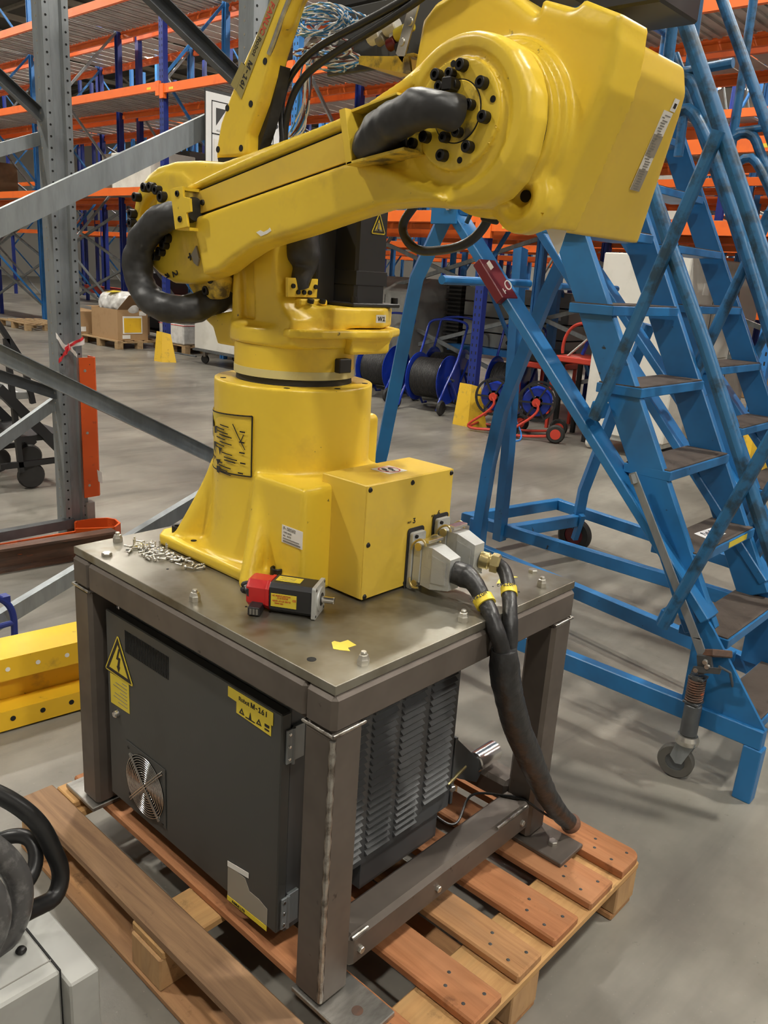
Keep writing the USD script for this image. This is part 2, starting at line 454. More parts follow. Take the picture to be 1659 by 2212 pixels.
worn('cardboard_dark', (0.20, 0.115, 0.055), (0.15, 0.085, 0.04), scale=5, rough=(0.7, 0.85))
worn('plastic_film', (0.75, 0.74, 0.72), (0.55, 0.54, 0.52), (0.4, 0.65), 8.0, (0.15, 0.3), bump=1.0, bscale=14)
worn('reel_blue', (0.008, 0.03, 0.30), (0.008, 0.025, 0.2), scale=6, rough=(0.18, 0.3))
worn('cable_black', (0.018, 0.017, 0.017), (0.04, 0.038, 0.036), scale=30, rough=(0.4, 0.6), bump=0.4, bscale=60)
flat('frame_red', (0.50, 0.045, 0.025), 0.4)
flat('dark_red', (0.13, 0.008, 0.012), 0.4)
flat('hose_blue', (0.05, 0.22, 0.62), 0.35)
flat('trolley_black', (0.012, 0.012, 0.013), 0.5)
flat('tape_red', (0.68, 0.03, 0.04), 0.35)
flat('tape_white', (0.78, 0.74, 0.72), 0.35)
flat('paper_white', (0.80, 0.80, 0.80), 0.6)
flat('wire_white', (0.78, 0.78, 0.78), 0.4)
flat('wire_blue', (0.04, 0.22, 0.50), 0.4)
flat('wire_brown', (0.20, 0.07, 0.06), 0.4)
flat('dark_machine', (0.05, 0.05, 0.05), 0.5)
worn('hall_wall', (0.42, 0.40, 0.36), (0.34, 0.32, 0.28), scale=0.6, rough=(0.6, 0.8))
worn('roof_sheet', (0.10, 0.095, 0.08), (0.07, 0.066, 0.055), scale=0.8, rough=(0.6, 0.8))
worn('roof_steel', (0.30, 0.28, 0.22), (0.22, 0.2, 0.16), scale=2, rough=(0.5, 0.7))
mat('lamp_glow', {'e': ('emission', {'color': (1.0, 0.955, 0.86), 'strength': LAMP_POWER})}, surface='e.emission')

def wood(name, c1, c2, c3, axis=(30, 2.2, 30)):
    mat(name, {'g': ('geometry', {}), 'o': ('object_info', {}),
               'mp': ('mapping', {'scale': axis}), 'mp2': ('mapping', {'scale': (axis[0] * 0.35, axis[1] * 0.6, axis[2] * 0.35)}),
               'n1': ('noise_texture', {'scale': 1.6, 'detail': 4.0, 'roughness': 0.6, 'distortion': 1.2}),
               'n2': ('noise_texture', {'scale': 1.2, 'detail': 3.0, 'distortion': 0.6}),
               'n3': ('noise_texture', {'scale': 9.0, 'detail': 6.0, 'roughness': 0.7}),
               'r1': ('map_range', {'from_min': 0.34, 'from_max': 0.68, 'clamp': True}),
               'r2': ('map_range', {'from_min': 0.48, 'from_max': 0.70, 'clamp': True, 'to_max': 0.8}),
               'r3': ('map_range', {'from_min': 0.60, 'from_max': 0.72, 'clamp': True, 'to_max': 0.75}),
               'm1': ('mix', {'color1': c1, 'color2': c2}), 'm2': ('mix', {'color2': c3}),
               'm3': ('mix', {'color2': tuple(0.3 * x for x in c3)}),
               'b': ('bump', {'strength': 0.25, 'distance': 0.002}),
               'p': ('principled_bsdf', {'roughness': 0.72, 'specular_ior_level': 0.3})},
        [('g.position', 'mp.vector'), ('g.position', 'mp2.vector'), ('mp.vector', 'n1.vector'), ('mp2.vector', 'n2.vector'), ('g.position', 'n3.vector'),
         ('n1.fac', 'r1.value'), ('n2.fac', 'r2.value'), ('n3.fac', 'r3.value'), ('r1.result', 'm1.fac'), ('m1.color', 'm2.color1'), ('r2.result', 'm2.fac'),
         ('m2.color', 'm3.color1'), ('r3.result', 'm3.fac'), ('m3.color', 'p.base_color'), ('n1.fac', 'b.height'), ('b.normal', 'p.normal')])
wood('wood_red', (0.46, 0.20, 0.085), (0.34, 0.135, 0.058), (0.40, 0.19, 0.09))
wood('wood_pale', (0.56, 0.33, 0.135), (0.47, 0.26, 0.10), (0.42, 0.25, 0.11))
wood('wood_mid', (0.50, 0.27, 0.12), (0.37, 0.185, 0.08), (0.26, 0.15, 0.085))
wood('wood_old', (0.36, 0.215, 0.115), (0.20, 0.115, 0.066), (0.15, 0.09, 0.055), (22, 1.6, 22))
wood('wood_far', (0.42, 0.29, 0.15), (0.32, 0.21, 0.11), (0.25, 0.16, 0.09))
wood('wood_cross', (0.56, 0.33, 0.135), (0.46, 0.25, 0.10), (0.40, 0.24, 0.10), (2.2, 30, 30))
wood('wood_block', (0.52, 0.32, 0.15), (0.42, 0.24, 0.11), (0.30, 0.18, 0.10), (18, 18, 6))

# concrete floor: sealed grey slab with long wiped stains
mat('concrete', {'g': ('geometry', {}),
                 'mp': ('mapping', {'rotation': (0, 0, 0.35), 'scale': (0.35, 1.6, 1)}),
                 'n1': ('noise_texture', {'scale': 0.9, 'detail': 7.0, 'roughness': 0.62}),
                 'n2': ('noise_texture', {'scale': 1.5, 'detail': 6.0, 'roughness': 0.6, 'distortion': 0.6}),
                 'n3': ('noise_texture', {'scale': 26.0, 'detail': 4.0, 'roughness': 0.7}),
                 'n4': ('noise_texture', {'scale': 140.0, 'detail': 2.0}),
                 'r1': ('rgb_ramp', {'ramp': [(0.30, (0.120, 0.112, 0.098)), (0.50, (0.215, 0.200, 0.172)), (0.68, (0.300, 0.282, 0.242))]}),
                 'r2': ('map_range', {'from_min': 0.46, 'from_max': 0.68, 'clamp': True, 'to_max': 0.7}),
                 'm2': ('mix', {'color2': (0.105, 0.097, 0.084)}),
                 'r3': ('map_range', {'from_min': 0.66, 'from_max': 0.74, 'clamp': True, 'to_max': 0.5}),
                 'm3': ('mix', {'color2': (0.055, 0.05, 0.043)}),
                 'r4': ('map_range', {'from_min': 0.70, 'from_max': 0.76, 'clamp': True, 'to_max': 0.35}),
                 'm4': ('mix', {'color2': (0.40, 0.38, 0.33)}),
                 'rr': ('map_range', {'from_min': 0.3, 'from_max': 0.7, 'to_min': 0.24, 'to_max': 0.46}),
                 'b': ('bump', {'strength': 0.08, 'distance': 0.002}),
                 'p': ('principled_bsdf', {'specular_ior_level': 0.45})},
    [('g.position', 'mp.vector'), ('g.position', 'n1.vector'), ('mp.vector', 'n2.vector'), ('g.position', 'n3.vector'), ('g.position', 'n4.vector'),
     ('n1.fac', 'r1.fac'), ('r1.color', 'm2.color1'), ('n2.fac', 'r2.value'), ('r2.result', 'm2.fac'), ('m2.color', 'm3.color1'), ('n3.fac', 'r3.value'), ('r3.result', 'm3.fac'),
     ('m3.color', 'm4.color1'), ('n4.fac', 'r4.value'), ('r4.result', 'm4.fac'), ('m4.color', 'p.base_color'), ('n2.fac', 'rr.value'), ('rr.result', 'p.roughness'), ('n4.fac', 'b.height'), ('b.normal', 'p.normal')])

# ------------------------------------------------------------------ the hall
X0, X1, Y0, Y1, ZC = -9.0, 34.0, -12.0, 46.0, 9.2
struct('floor', box(X0, X1, Y0, Y1, -0.2, 0.0), 'concrete')
struct('ceiling', box(X0, X1, Y0, Y1, ZC, ZC + 0.1), 'roof_sheet')
struct('wall_left', box(X0, X1, Y1, Y1 + 0.2, 0, ZC), 'hall_wall')
struct('wall_back', box(X1, X1 + 0.2, Y0, Y1, 0, ZC), 'hall_wall')
struct('wall_right', box(X0, X1, Y0 - 0.2, Y0, 0, ZC), 'hall_wall')
struct('wall_front', box(X0 - 0.2, X0, Y0, Y1, 0, ZC), 'hall_wall')
for y in np.arange(Y0 + 3, Y1, 6.0):      # roof trusses across the hall
    ms = [bar((X0, y, ZC - .15), (X1, y, ZC - .15), .16, .16), bar((X0, y, ZC - 1.0), (X1, y, ZC - 1.0), .14, .14)]
    for k, x in enumerate(np.arange(X0, X1 - 1.4, 1.5)):
        z0, z1 = (ZC - 1.0, ZC - .15) if k % 2 else (ZC - .15, ZC - 1.0)
        ms.append(bar((x, y, z0), (x + 1.5, y, z1), .08, .08))
    struct('trim', ms, 'roof_steel')
for x in np.arange(X0 + 2, X1, 4.0):
    struct('trim', box(x, x + .12, Y0, Y1, ZC - .1, ZC - .002), 'roof_steel')

# high-bay lamps, each hung from the roof
lamp = thing('high_bay_lamp', 'round white high-bay lamp shining between the upper racks', 'lamp', (16.94, 27.45, 8.2), 'high-bay lamps under the roof')
obj('housing', lathe([(0, .12), (.10, .12), (.12, .10), (.27, .02), (.27, 0), (.245, 0), (.245, .004), (0, .004)], (16.94, 27.45, 8.2)), 'machine_grey', lamp)
obj('lens', lathe([(0, .002), (.24, .002), (.24, -.012), (0, -.02)], (16.94, 27.45, 8.2)), 'lamp_glow', lamp)
obj('hanger', cyl((16.94, 27.45, 8.31), (16.94, 27.45, ZC), .012, 8), 'galv_dark', lamp)
for x, y in [(23.33, 11.93), (29.3, 12.3), (30.0, 11.2), (-2.0, -3.0), (-3.6, 5.0), (3.6, -2.6), (-2.0, -8.5), (3.2, 3.8), (2.6, 9.2), (2.6, 15.5), (9.5, -6.5), (9.5, -0.5), (9.7, 6.0),
             (9.7, 12.4), (9.7, 19.0), (2.6, 22.0), (16.9, 5.6), (16.9, 13.5), (16.9, 20.5), (23.3, 4.6), (23.3, 20.5), (9.7, 27.0), (16.9, -3.0), (2.6, 29.0)]:
    dup(lamp, (x, y, 8.2))
# ------------------------------------------------------------------ pallet under the stand
pal = thing('wooden_pallet', 'wooden pallet under the steel stand, reddish deck boards on pale blocks', 'pallet', (0.38, 0.38, 0))
PY0, PY1 = -0.222, 0.980
rng = random.Random(5)
def plank(x0, x1, y0, y1, z0, z1, m, name, nails=(), round_corner=None, par=None):
    b = .004
    if round_corner:
        r = round_corner
        poly = Polygon([(x0, y0), (x1 - r, y0)] + [(x1 - r + r * math.sin(a), y0 + r - r * math.cos(a)) for a in np.linspace(0, PI / 2, 6)] + [(x1, y1), (x0, y1)])
        p = obj(name, prism(poly, 'z', z0, z1, b), m, par or pal)
    else:
        p = obj(name, box(x0, x1, y0, y1, z0, z1, b), m, par or pal)
    for nx, ny in nails:
        obj('nail', lathe([(0, .0012), (.003, .001), (.0042, 0), (0, -.001)], (nx, ny, z1), n=8), 'dark_machine', p)
    return p
DECK = [(0.778, 0.878, 'wood_red'), (0.630, 0.735, 'wood_red'), (0.476, 0.577, 'wood_red'), (0.342, 0.430, 'wood_mid'), (0.190, 0.285, 'wood_red'), (0.022, 0.108, 'wood_red')]
for i, (a, b, m) in enumerate(DECK):
    nl = [(a + (b - a) * u, PY0 + v) for u, v in ((.22, .045), (.72, .03), (.30, .095), (.62, .11))]
    plank(a, b, PY0 + rng.uniform(0, .006), PY1, .122, .144, m, 'deck_board', nl, .028 if i == 0 else None)
plank(-0.118, -0.036, PY0 - .02, PY1, .122, .147, 'wood_old', 'deck_board')
for y0, y1 in ((PY0 + .004, PY0 + .149), (0.335, 0.455), (PY1 - .12, PY1 - .004)):
    plank(-0.120, 0.874, y0, y1, .100, .122, 'wood_cross', 'stringer_board')
for x0, x1 in ((-0.125, -0.02), (0.33, 0.43), (0.775, 0.873)):
    for y0, y1 in ((PY0 + .006, PY0 + .13), (0.340, 0.450), (PY1 - .115, PY1 - .008)):
        obj('block', box(x0, x1, y0, y1, .020, .100, .003), 'wood_block', pal)
for x0, x1 in ((-0.128, -0.025), (0.325, 0.435), (0.772, 0.872)):
    plank(x0, x1, PY0 + .01, PY1, .0, .0195, 'wood_mid', 'bottom_board')
obj('deck_packer', box(-.03, .012, PY1 - .10, PY1 - .01, .122, .140, .003), 'wood_pale', pal)

# ------------------------------------------------------------------ machine stand
LX, LY, ZT = 0.765, 0.877, 0.821
st = thing('machine_stand', 'welded brown-grey square-tube stand carrying the yellow robot', 'stand', (0.38, 0.44, .144))
tp = obj('top_plate', box(0, LX, 0, LY, .8024, ZT, .0012), 'plate_steel', st, 'bare steel top plate')
for x, y, r in ((.035, .097, .0085), (.082, .781, .004), (.075, .765, .003), (.11, .30, .003), (.09, .35, .0025), (.60, .045, .003), (.58, .10, .002), (.63, .17, .003), (.085, .62, .003)):
    obj('bolt_hole', lathe([(0, .0009), (r, .0009), (r, 0), (0, 0)], (x, y, ZT - .0004), n=16), 'black_gap', tp)
z0, z1 = .729, .8016
o = .004
for a, b_ in (((-o, LX + o, -o, .071), 'x'), ((-o, LX + o, LY - .071, LY + o), 'x')):
    obj('top_rail', box(*a, z0, z1, .009), 'stand_steel', st)
for a in ((-o, .071, .067, LY - .067), (LX - .071, LX + o, .067, LY - .067)):
    obj('top_rail', box(*a, z0 + .0006, z1 - .0006, .009), 'stand_steel', st)
LEGS = [(-o, -o), (LX + o - .077, -o), (-o, LY + o - .075), (LX + o - .077, LY + o - .075)]
for k, (x, y) in enumerate(LEGS):
    lg = obj('leg', box(x, x + .077, y, y + .075, .156, z0 + .002, .009), 'stand_steel', st)
    wb = tube([(x, y, z0), (x + .077, y, z0), (x + .077, y + .075, z0), (x, y + .075, z0), (x, y, z0)], .0032, 8)
    obj('weld_bead', wb, 'weld_steel', lg)
    if k == 0:
        zz = np.linspace(.17, .72, 40)
        obj('corner_weld', tube(np.stack([np.full(40, x + .0024), np.full(40, y + .0024), zz], 1), .0055 + .0012 * np.sin(np.arange(40) * 2.1), 8), 'weld_steel', lg)
def hexhead(x, y, z, r=.0095, h=.008, axis=(0, 0, 1)):
    return lathe([(0, h), (r * .86, h), (r, h - .0015), (r, 0), (0, 0)], (x, y, z), axis, 6)
def rail(x0, x1, y0, y1, za, zb):
    return obj('lower_rail', box(x0, x1, y0, y1, za, zb, .010), 'stand_steel', st)
lr = rail(.0725, LX - .0725, -.003, .072, .190, .265)
for x in (.10, .335, .655):
    obj('bolt', hexhead(x, -.003, .225, .0075, .007, (0, -1, 0)), 'zinc_steel', lr)
obj('rail_weld', [cyl((.076, -.001, .262), (.120, -.001, .262), .004, 8), cyl((.55, -.001, .262), (.672, -.001, .262), .004, 8)], 'weld_steel', lr)
rail(LX - .072, LX + .003, .072, LY - .072, .215, .275)
rail(.0725, LX - .0725, LY - .072, LY + .003, .190, .265)
for x0, x1, y0, y1, m, h in ((-.008, .095, -.105, .071, 'bare_steel', (.045, -.055)), (LX - .087, LX + .018, -.108, .071, 'stand_steel', (.727, -.055)),
                        (-.017, .09, LY - .071, .945, 'bare_steel', (.04, .915)), (LX - .09, LX + .018, LY - .071, .965, 'stand_steel', (.72, .94))):
    fp = obj('foot_plate', box(x0, x1, y0, y1, .1445, .1565, .002), m, st)
    obj('foot_bolt' if m == 'stand_steel' else 'bolt_hole', hexhead(*h, .1565, .012, .01) if m == 'stand_steel' else lathe([(0, .001), (.011, .001), (.011, 0), (0, 0)], (*h, .1560), n=20), 'zinc_steel' if m == 'stand_steel' else 'rust_beam', fp)
# nuts and studs in the plate
for x, y in ((.095, .846), (.030, .438), (.377, .028), (.092, .027), (.669, .031)):
    nt = obj('stud_nut', lathe([(0, .0), (.0112, 0), (.0112, .010), (.0098, .0125), (.0085, .0175), (.006, .0185), (0, .0185)], (x, y, ZT), n=6), 'zinc_steel', tp, smooth=20)
    obj('stud', lathe([(0, .024), (.0045, .024), (.0056, .0225), (.0056, .018), (0, .018)], (x, y, ZT), n=14), 'zinc_steel', nt)
for x, y in ((.027, .775), (.733, .095)):
    obj('bolt_head', hexhead(x, y, ZT, .0115, .0075), 'zinc_steel', tp, smooth=20)
SCR = [[(.108, .123), (.116, .124), (.12, .113), (.138, .111), (.135, .086), (.115, .088), (.109, .076), (.098, .09), (.092, .102)],
       [(.60, .105), (.668, .135), (.683, .118), (.672, .110), (.676, .098), (.655, .103), (.63, .092)],
       [(.100, .800), (.130, .800), (.138, .785), (.120, .770), (.098, .778)]]
for p in SCR:
    obj('paint_scrap', prism([(x + .0, y) for x, y in p], 'z', ZT + .0001, ZT + .0007), 'paint_scrap', tp, 'scrap of yellow paint')

# inside the stand: jack roller on its bracket, threaded rod, thin cable
rb = thing('roller_bracket', 'small steel roller on a bracket bolted beside the louvred controller', 'roller', (.60, .14, .25))
obj('bracket_plate', prism([(.545, .440), (.650, .335), (.668, .320), (.672, .285), (.655, .265), (.545, .330)], 'y', .136, .146, .002), 'galv_dark', rb)
obj('bracket_side', box(.540, .549, .13, .30, .26, .44, .001), 'galv_dark', rb)
obj('roller', cyl((.655, .150, .315), (.742, .150, .315), .026, 28, .003), 'bright_steel', rb)
obj('threaded_rod', cyl((.52, .128, .325), (.60, .137, .335), .0045, 10), 'brass_yellow', rb)
obj('clamp_nut', lathe([(0, .012), (.007, .012), (.0085, .010), (.0085, 0), (0, 0)], (.520, .119, .325), (-.3, -1, 0), 6), 'bright_steel', rb)

# ------------------------------------------------------------------ robot controller cabinet in the stand
ct = thing('robot_controller', 'charcoal robot controller cabinet with round fan grille inside the stand', 'controller', (.28, .45, .145))
obj('body', box(.046, .50, .158, .765, .186, .706, .003), 'cabinet_grey', ct)
obj('plinth', [box(.07, .13, .20, .76, .1445, .1855), box(.40, .46, .20, .76, .1445, .1855)], 'dark_machine', ct)
dr = obj('door', box(.020, .044, .152, .778, .203, .692, .0025), 'cabinet_charcoal', ct)
FX = .0195
def door_decal(name, poly, m, label=None, off=0.0, t=.0008):
    v, f = prism(poly, 'x', FX - off - t, FX - off)
    return obj(name, (v, f), m, dr, label)
sl = [box(FX - .0006, FX + .001, .520 + k * .0063, .5235 + k * .0063, .6145, .668) for k in range(28)]
obj('vent_slots', sl, 'black_gap', dr, kind='stuff')
door_decal('warning_label', [(.764, .535), (.682, .540), (.682, .461), (.764, .457)], 'sticker_yellow')
tri = Polygon([(.778, .543), (.723, .638), (.668, .543)])
wt = door_decal('warning_triangle', tri.buffer(.004), 'sticker_yellow', 'yellow high voltage warning triangle', .001)
obj('triangle_border', prism(tri.difference(tri.buffer(-.0075)), 'x', FX - .0026, FX - .0019), 'ink_black', dr)
obj('lightning_bolt', prism([(.720, .612), (.731, .583), (.722, .583), (.727, .565), (.730, .566), (.722, .552), (.7155, .567), (.7185, .567), (.713, .590), (.722, .590), (.7155, .612)], 'x', FX - .0026, FX - .0019), 'ink_black', dr)
ln = [box(FX - .0013, FX - .0006, .690, .690 + w, .528 - k * .0095, .5295 - k * .0095) for k, w in enumerate((.02, .05, .06, .03, .055, .06, .04))]
obj('small_print', ln, 'ink_grey', dr, kind='stuff')
obj('model_label', prism([(.312, .6865), (.176, .6865), (.176, .660), (.181, .660), (.181, .636), (.285, .640), (.285, .6635), (.312, .6645)], 'x', FX - .0008, FX), 'sticker_yellow', dr)
obj('model_text', [text('Robot', .0085, (FX - .0009, .278, .6705), (0, -1, 0), (0, 0, 1)), text('M-16 i', .0105, (FX - .0009, .242, .6705), (0, -1, 0), (0, 0, 1), True)], 'ink_black', dr)
for y in (.268, .216):
    t_ = Polygon([(y + .008, .6445), (y, .6570), (y - .008, .6445)])
    obj('pictogram', prism(t_.difference(t_.buffer(-.0022)), 'x', FX - .0015, FX - .0008), 'ink_black', dr)
obj('pictogram', [prism([(.246, .644), (.242, .659), (.238, .644)], 'x', FX - .0015, FX - .0008), box(FX - .0015, FX - .0008, .228, .256, .6425, .6445), box(FX - .0015, FX - .0008, .186, .199, .6500, .6555), box(FX - .0015, FX - .0008, .186, .199, .6430, .6460)], 'ink_black', dr)
obj('rating_plate', prism([(.307, .276), (.250, .276), (.235, .254), (.205, .254), (.178, .247), (.178, .207), (.307, .199)], 'x', FX - .0008, FX), 'sticker_grey', dr, 'worn grey rating plate')
obj('rating_strip', prism([(.307, .199), (.178, .206), (.178, .194), (.307, .188)], 'x', FX - .0016, FX - .0008), 'sticker_yellow', dr)
obj('strip_text', text('FANUC LTD', .0055, (FX - .0017, .290, .1915), (0, -1, .045), (0, .045, 1), True), 'ink_black', dr)
obj('barcode_label', prism([(.307, .285), (.238, .297), (.238, .284), (.307, .272)], 'x', FX - .0016, FX - .0008), 'sticker_white', dr)
# latch
obj('door_latch', lathe([(0, .010), (.006, .010), (.009, .007), (.010, 0), (0, 0)], (FX, .738, .438), (-1, 0, 0), 20), 'bright_steel', dr)
# fan and its grille, centre (y .617, z .302)
FC = (.617, .303)
ring = Point(*FC).buffer(.0765, 48)
fanp = Polygon([(.536, .386), (.700, .386), (.700, .232), (.536, .232)])
obj('fan_plate', prism(fanp.difference(ring), 'x', FX - .0022, FX - .0004, 0), 'cabinet_charcoal', dr)
fg = obj('fan_opening', prism(Point(*FC).buffer(.0765, 40), 'x', FX - .0006, FX - .0001), 'black_gap', dr)
wires = []
for r in np.linspace(.010, .076, 12):
    a = np.linspace(0, 2 * PI, 49)[:-1]
    wires.append(tube(np.stack([np.full(48, FX - .005), FC[0] + r * np.cos(a), FC[1] + r * np.sin(a)], 1), .0011, 6, closed=True))
obj('grille_rings', wires, 'bright_steel', fg, kind='stuff')
for a in (PI / 4, 3 * PI / 4):
    c, s = math.cos(a), math.sin(a)
    ex = .102 if a > 2 else .076
    pth = [(FX - .001, FC[0] + ex * c, FC[1] + ex * s), (FX - .006, FC[0] + .085 * c, FC[1] + .085 * s), (FX - .0075, FC[0], FC[1]), (FX - .006, FC[0] - .085 * c, FC[1] - .085 * s), (FX - .001, FC[0] - ex * c, FC[1] - ex * s)]
    for off in (-.0028, .0028):
        q = [(x, y - off * s, z + off * c) for x, y, z in pth]
        obj('grille_arm', tube(q, .0016, 6), 'bright_steel', fg)
for y, z in ((.688, .372), (.547, .372), (.688, .246), (.547, .240)):
    obj('screw_head', lathe([(0, .002), (.0035, .0015), (.004, 0), (0, 0)], (FX - .002, y, z), (-1, 0, 0), 12), 'black_bolt', dr)
# hinges on the near side
for zc in (.622, .245):
    h = obj('hinge', [box(.030, .044, .1475, .152, zc - .036, zc + .036, .0008), box(.050, .076, .1500, .158, zc - .036, zc + .036, .0008), cyl((.047, .149, zc - .040), (.047, .149, zc + .036), .0038, 12)], 'galv_steel', ct)
    for dz in (-.026, 0, .026):
        obj('hinge_screw', lathe([(0, .0022), (.003, .0015), (.0035, 0), (0, 0)], (.037, .1475, zc + dz), (0, -1, 0), 10), 'bright_steel', h)
obj('cable_hole', lathe([(0, .0006), (.016, .0006), (.016, 0), (0, 0)], (.105, .158, .600), (0, -1, 0), 24), 'black_gap', ct)
# louvred transformer cover on the near side
lv = obj('louvre_panel', box(.120, .531, .128, .1575, .262, .660, .002), 'cabinet_grey', ct)
obj('lower_panel', box(.24, .50, .135, .157, .19, .261, .001), 'cabinet_grey', ct)
for c0 in (.150, .240, .330, .425):
    for k in range(21):
        z = .285 + k * .0168
        w = .072 if c0 < .42 else .085
        if c0 == .425 and k < 2: continue
        v, f = prism([(.1285, z), (.1200, z + .0005), (.1185, z + .003), (.1285, z + .0105)], 'x', c0, c0 + w)
        obj('louvre', (v, f), 'cabinet_grey', lv)

# ------------------------------------------------------------------ small servo motor lying on the plate
sm = thing('servo_motor', 'small black servo motor with a red end cap lying on the steel plate', 'motor', (.17, .25, ZT))
ma = np.array([.186 - .1275, .172 - .272, 0.0]); ma = ma / np.linalg.norm(ma)       # motor axis, towards the shaft
mo = np.array([.1275, .3125, ZT + .0335])
ms_ = np.array([-ma[1], ma[0], 0])
up = np.array([0, 0, 1.0])
def mloc(m): return place(m, mo, ma, ms_, up)
oct_ = [(-.029, -.016), (-.016, -.029), (.016, -.029), (.029, -.016), (.029, .016), (.016, .029), (-.016, .029), (-.029, .016)]
cap = obj('end_cap', mloc(prism(oct_, 'x', -.048, .0, .006)), 'red_plastic', sm, 'red plastic end cap')
obj('cap_rim', mloc(prism([(1.06 * a, 1.06 * b) for a, b in oct_], 'x', -.006, .001, .001)), 'red_plastic', sm)
sq = Polygon([(-.030, -.022), (-.022, -.030), (.022, -.030), (.030, -.022), (.030, .022), (.022, .030), (-.022, .030), (-.030, .022)])
obj('housing', mloc(prism(sq, 'x', .0015, .088, .002)), 'black_motor', sm)
fl = obj('flange', mloc(prism(Polygon(rect(.0665, .0665, -.03325, -.03325)).buffer(-.005).buffer(.005, 3), 'x', .0885, .0965, .001)), 'cast_aluminium', sm)
obj('pilot', mloc(lathe([(0, .0028), (.024, .0028), (.025, 0), (0, 0)], (.0965, 0, 0), (1, 0, 0), 40)), 'cast_aluminium', fl)
obj('shaft_seal', mloc(lathe([(0, .0034), (.013, .0034), (.013, 0), (0, 0)], (.0966, 0, 0), (1, 0, 0), 30)), 'black_rubber', fl)
obj('shaft', mloc(lathe([(0, .026), (.0062, .026), (.007, .025), (.007, 0), (0, 0)], (.0995, 0, 0), (1, 0, 0), 24)), 'bright_steel', fl)
for y, z in ((.027, .027), (-.027, .027), (.027, -.027), (-.027, -.027)):
    obj('flange_hole', mloc(lathe([(0, .0004), (.0028, .0004), (.0028, 0), (0, 0)], (.0966, y, z), (1, 0, 0), 12)), 'black_gap', fl)
nl = obj('name_plate', mloc(prism([(.006, -.016), (.058, -.016), (.058, .011), (.006, .011)], 'y', -.0312, -.0303)), 'sticker_yellow', sm)
obj('plate_text', [mloc(place(meshkit.text_mesh(s, h, .0003, True), (x, -.0316, z), (1, 0, 0), (0, 0, 1), (0, -1, 0))) for s, h, x, z in (('AC SERVO MOTOR', .0030, .009, .0058), ('0.5/3000', .0036, .019, .0010), ('A06B-0113-B078', .0030, .009, -.0050), ('3000 min', .0028, .014, -.0100), ('CE', .0042, .050, -.0010))], 'ink_red', nl)
nl2 = obj('name_plate', mloc(prism([(.008, -.012), (.058, -.012), (.058, .013), (.008, .013)], 'z', .0303, .0312)), 'sticker_yellow', sm)
obj('small_print', [mloc(box(.014 + .004 * (k % 2), .045, -.007 + .006 * k, -.006 + .006 * k, .0312, .0315)) for k in range(3)], 'ink_grey', nl2, kind='stuff')
lead = spline([mo + ma * -.046, mo + ma * -.062 + np.array([0, 0, -.004]), (.112, .345, ZT + .020), (.105, .331, ZT + .012), (.092, .318, ZT + .010)], 24)
ld = obj('lead', tube(lead, .0072, 12), 'black_rubber', sm)
obj('lead', tube(lead + np.array([0, 0, .012]) * np.linspace(1, .2, 24)[:, None], .0060, 12), 'black_rubber', sm)
def plug(c, ang, tilt):
    c = np.asarray(c, float)
    ex = np.array([math.cos(ang) * math.cos(tilt), math.sin(ang) * math.cos(tilt), math.sin(tilt)]); _, ey, ez = frame(ex)
    p = obj('plug', place(box(0, .034, -.012, .012, -.009, .009, .0015), c, ex, ey, ez), 'black_motor', sm)
    obj('pin_cavity', [place(box(.0338, .0345, -.009 + .0063 * k, -.0045 + .0063 * k, -.006, .006), c, ex, ey, ez) for k in range(3)], 'ink_grey', p)
plug((.098, .322, ZT + .012), 3.75, -.05)
plug((.100, .336, ZT + .016), 2.6, 1.15)

# ------------------------------------------------------------------ loose screws in a pile by the robot's foot
def screw(name, label):
    t = thing(name, label, 'screw', (0, 0, 0), 'loose screws in the pile')
    obj('head', lathe([(0, .0048), (.0016, .0048), (.0016, .0030), (.0031, .0030), (.0034, .0046), (.0038, .0044), (.0040, .0006), (.0036, 0), (0, 0)], n=14), 'zinc_steel', t)
    obj('shank', lathe([(0, -.0165), (.0018, -.0165)] + [(.0021 - .0003 * (k % 2), -.016 + .001 * k) for k in range(16)] + [(.0021, 0), (0, 0)], n=10), 'zinc_steel', t)
    return t
rng = random.Random(11)
sc0 = None
spots = []
while len(spots) < 56:
    t = rng.random()
    if t < .80:
        k = rng.random()
        x = .118 + .055 * rng.gauss(.35, .35) + (.03 * k); y = .775 - .19 * k + rng.gauss(0, .014)
    else:
        x = rng.uniform(.075, .14); y = rng.uniform(.66, .80)
    if not (.05 < x < .147 and .56 < y < .82): continue
    if any((x - a) ** 2 + (y - b) ** 2 < .0068 ** 2 for a, b in spots): continue
    spots.append((x, y))
spots += [(.112, .735), (.083, .700), (.140, .590), (.146, .575)]
SCREW_LABEL = 'small bare steel socket screw in the loose pile beside the robot base'
for x, y in spots:
    stand_up = rng.random() < .25
    if sc0 is None:
        sc0 = screw('screw', SCREW_LABEL)
        UsdGeom.Xformable(stage.GetPrimAtPath(sc0)).ClearXformOpOrder()
        xf = UsdGeom.Xformable(stage.GetPrimAtPath(sc0)); xf.GetPrim().GetAttribute('xformOp:translate').Set(Gf.Vec3d(x, y, ZT + .004))
        xf.SetXformOpOrder([UsdGeom.XformOp(xf.GetPrim().GetAttribute('xformOp:translate'))])
        xf.AddRotateZOp().Set(20.0); xf.AddRotateXOp().Set(94.0)
        continue
    if stand_up:
        dup(sc0, (x, y, ZT + .0049), rng.uniform(0, 6.28), tilt=PI)
    else:
        dup(sc0, (x, y, ZT + .0040 + (.003 if rng.random() < .3 else 0)), rng.uniform(0, 6.28), tilt=PI / 2 + rng.uniform(-.05, .12))
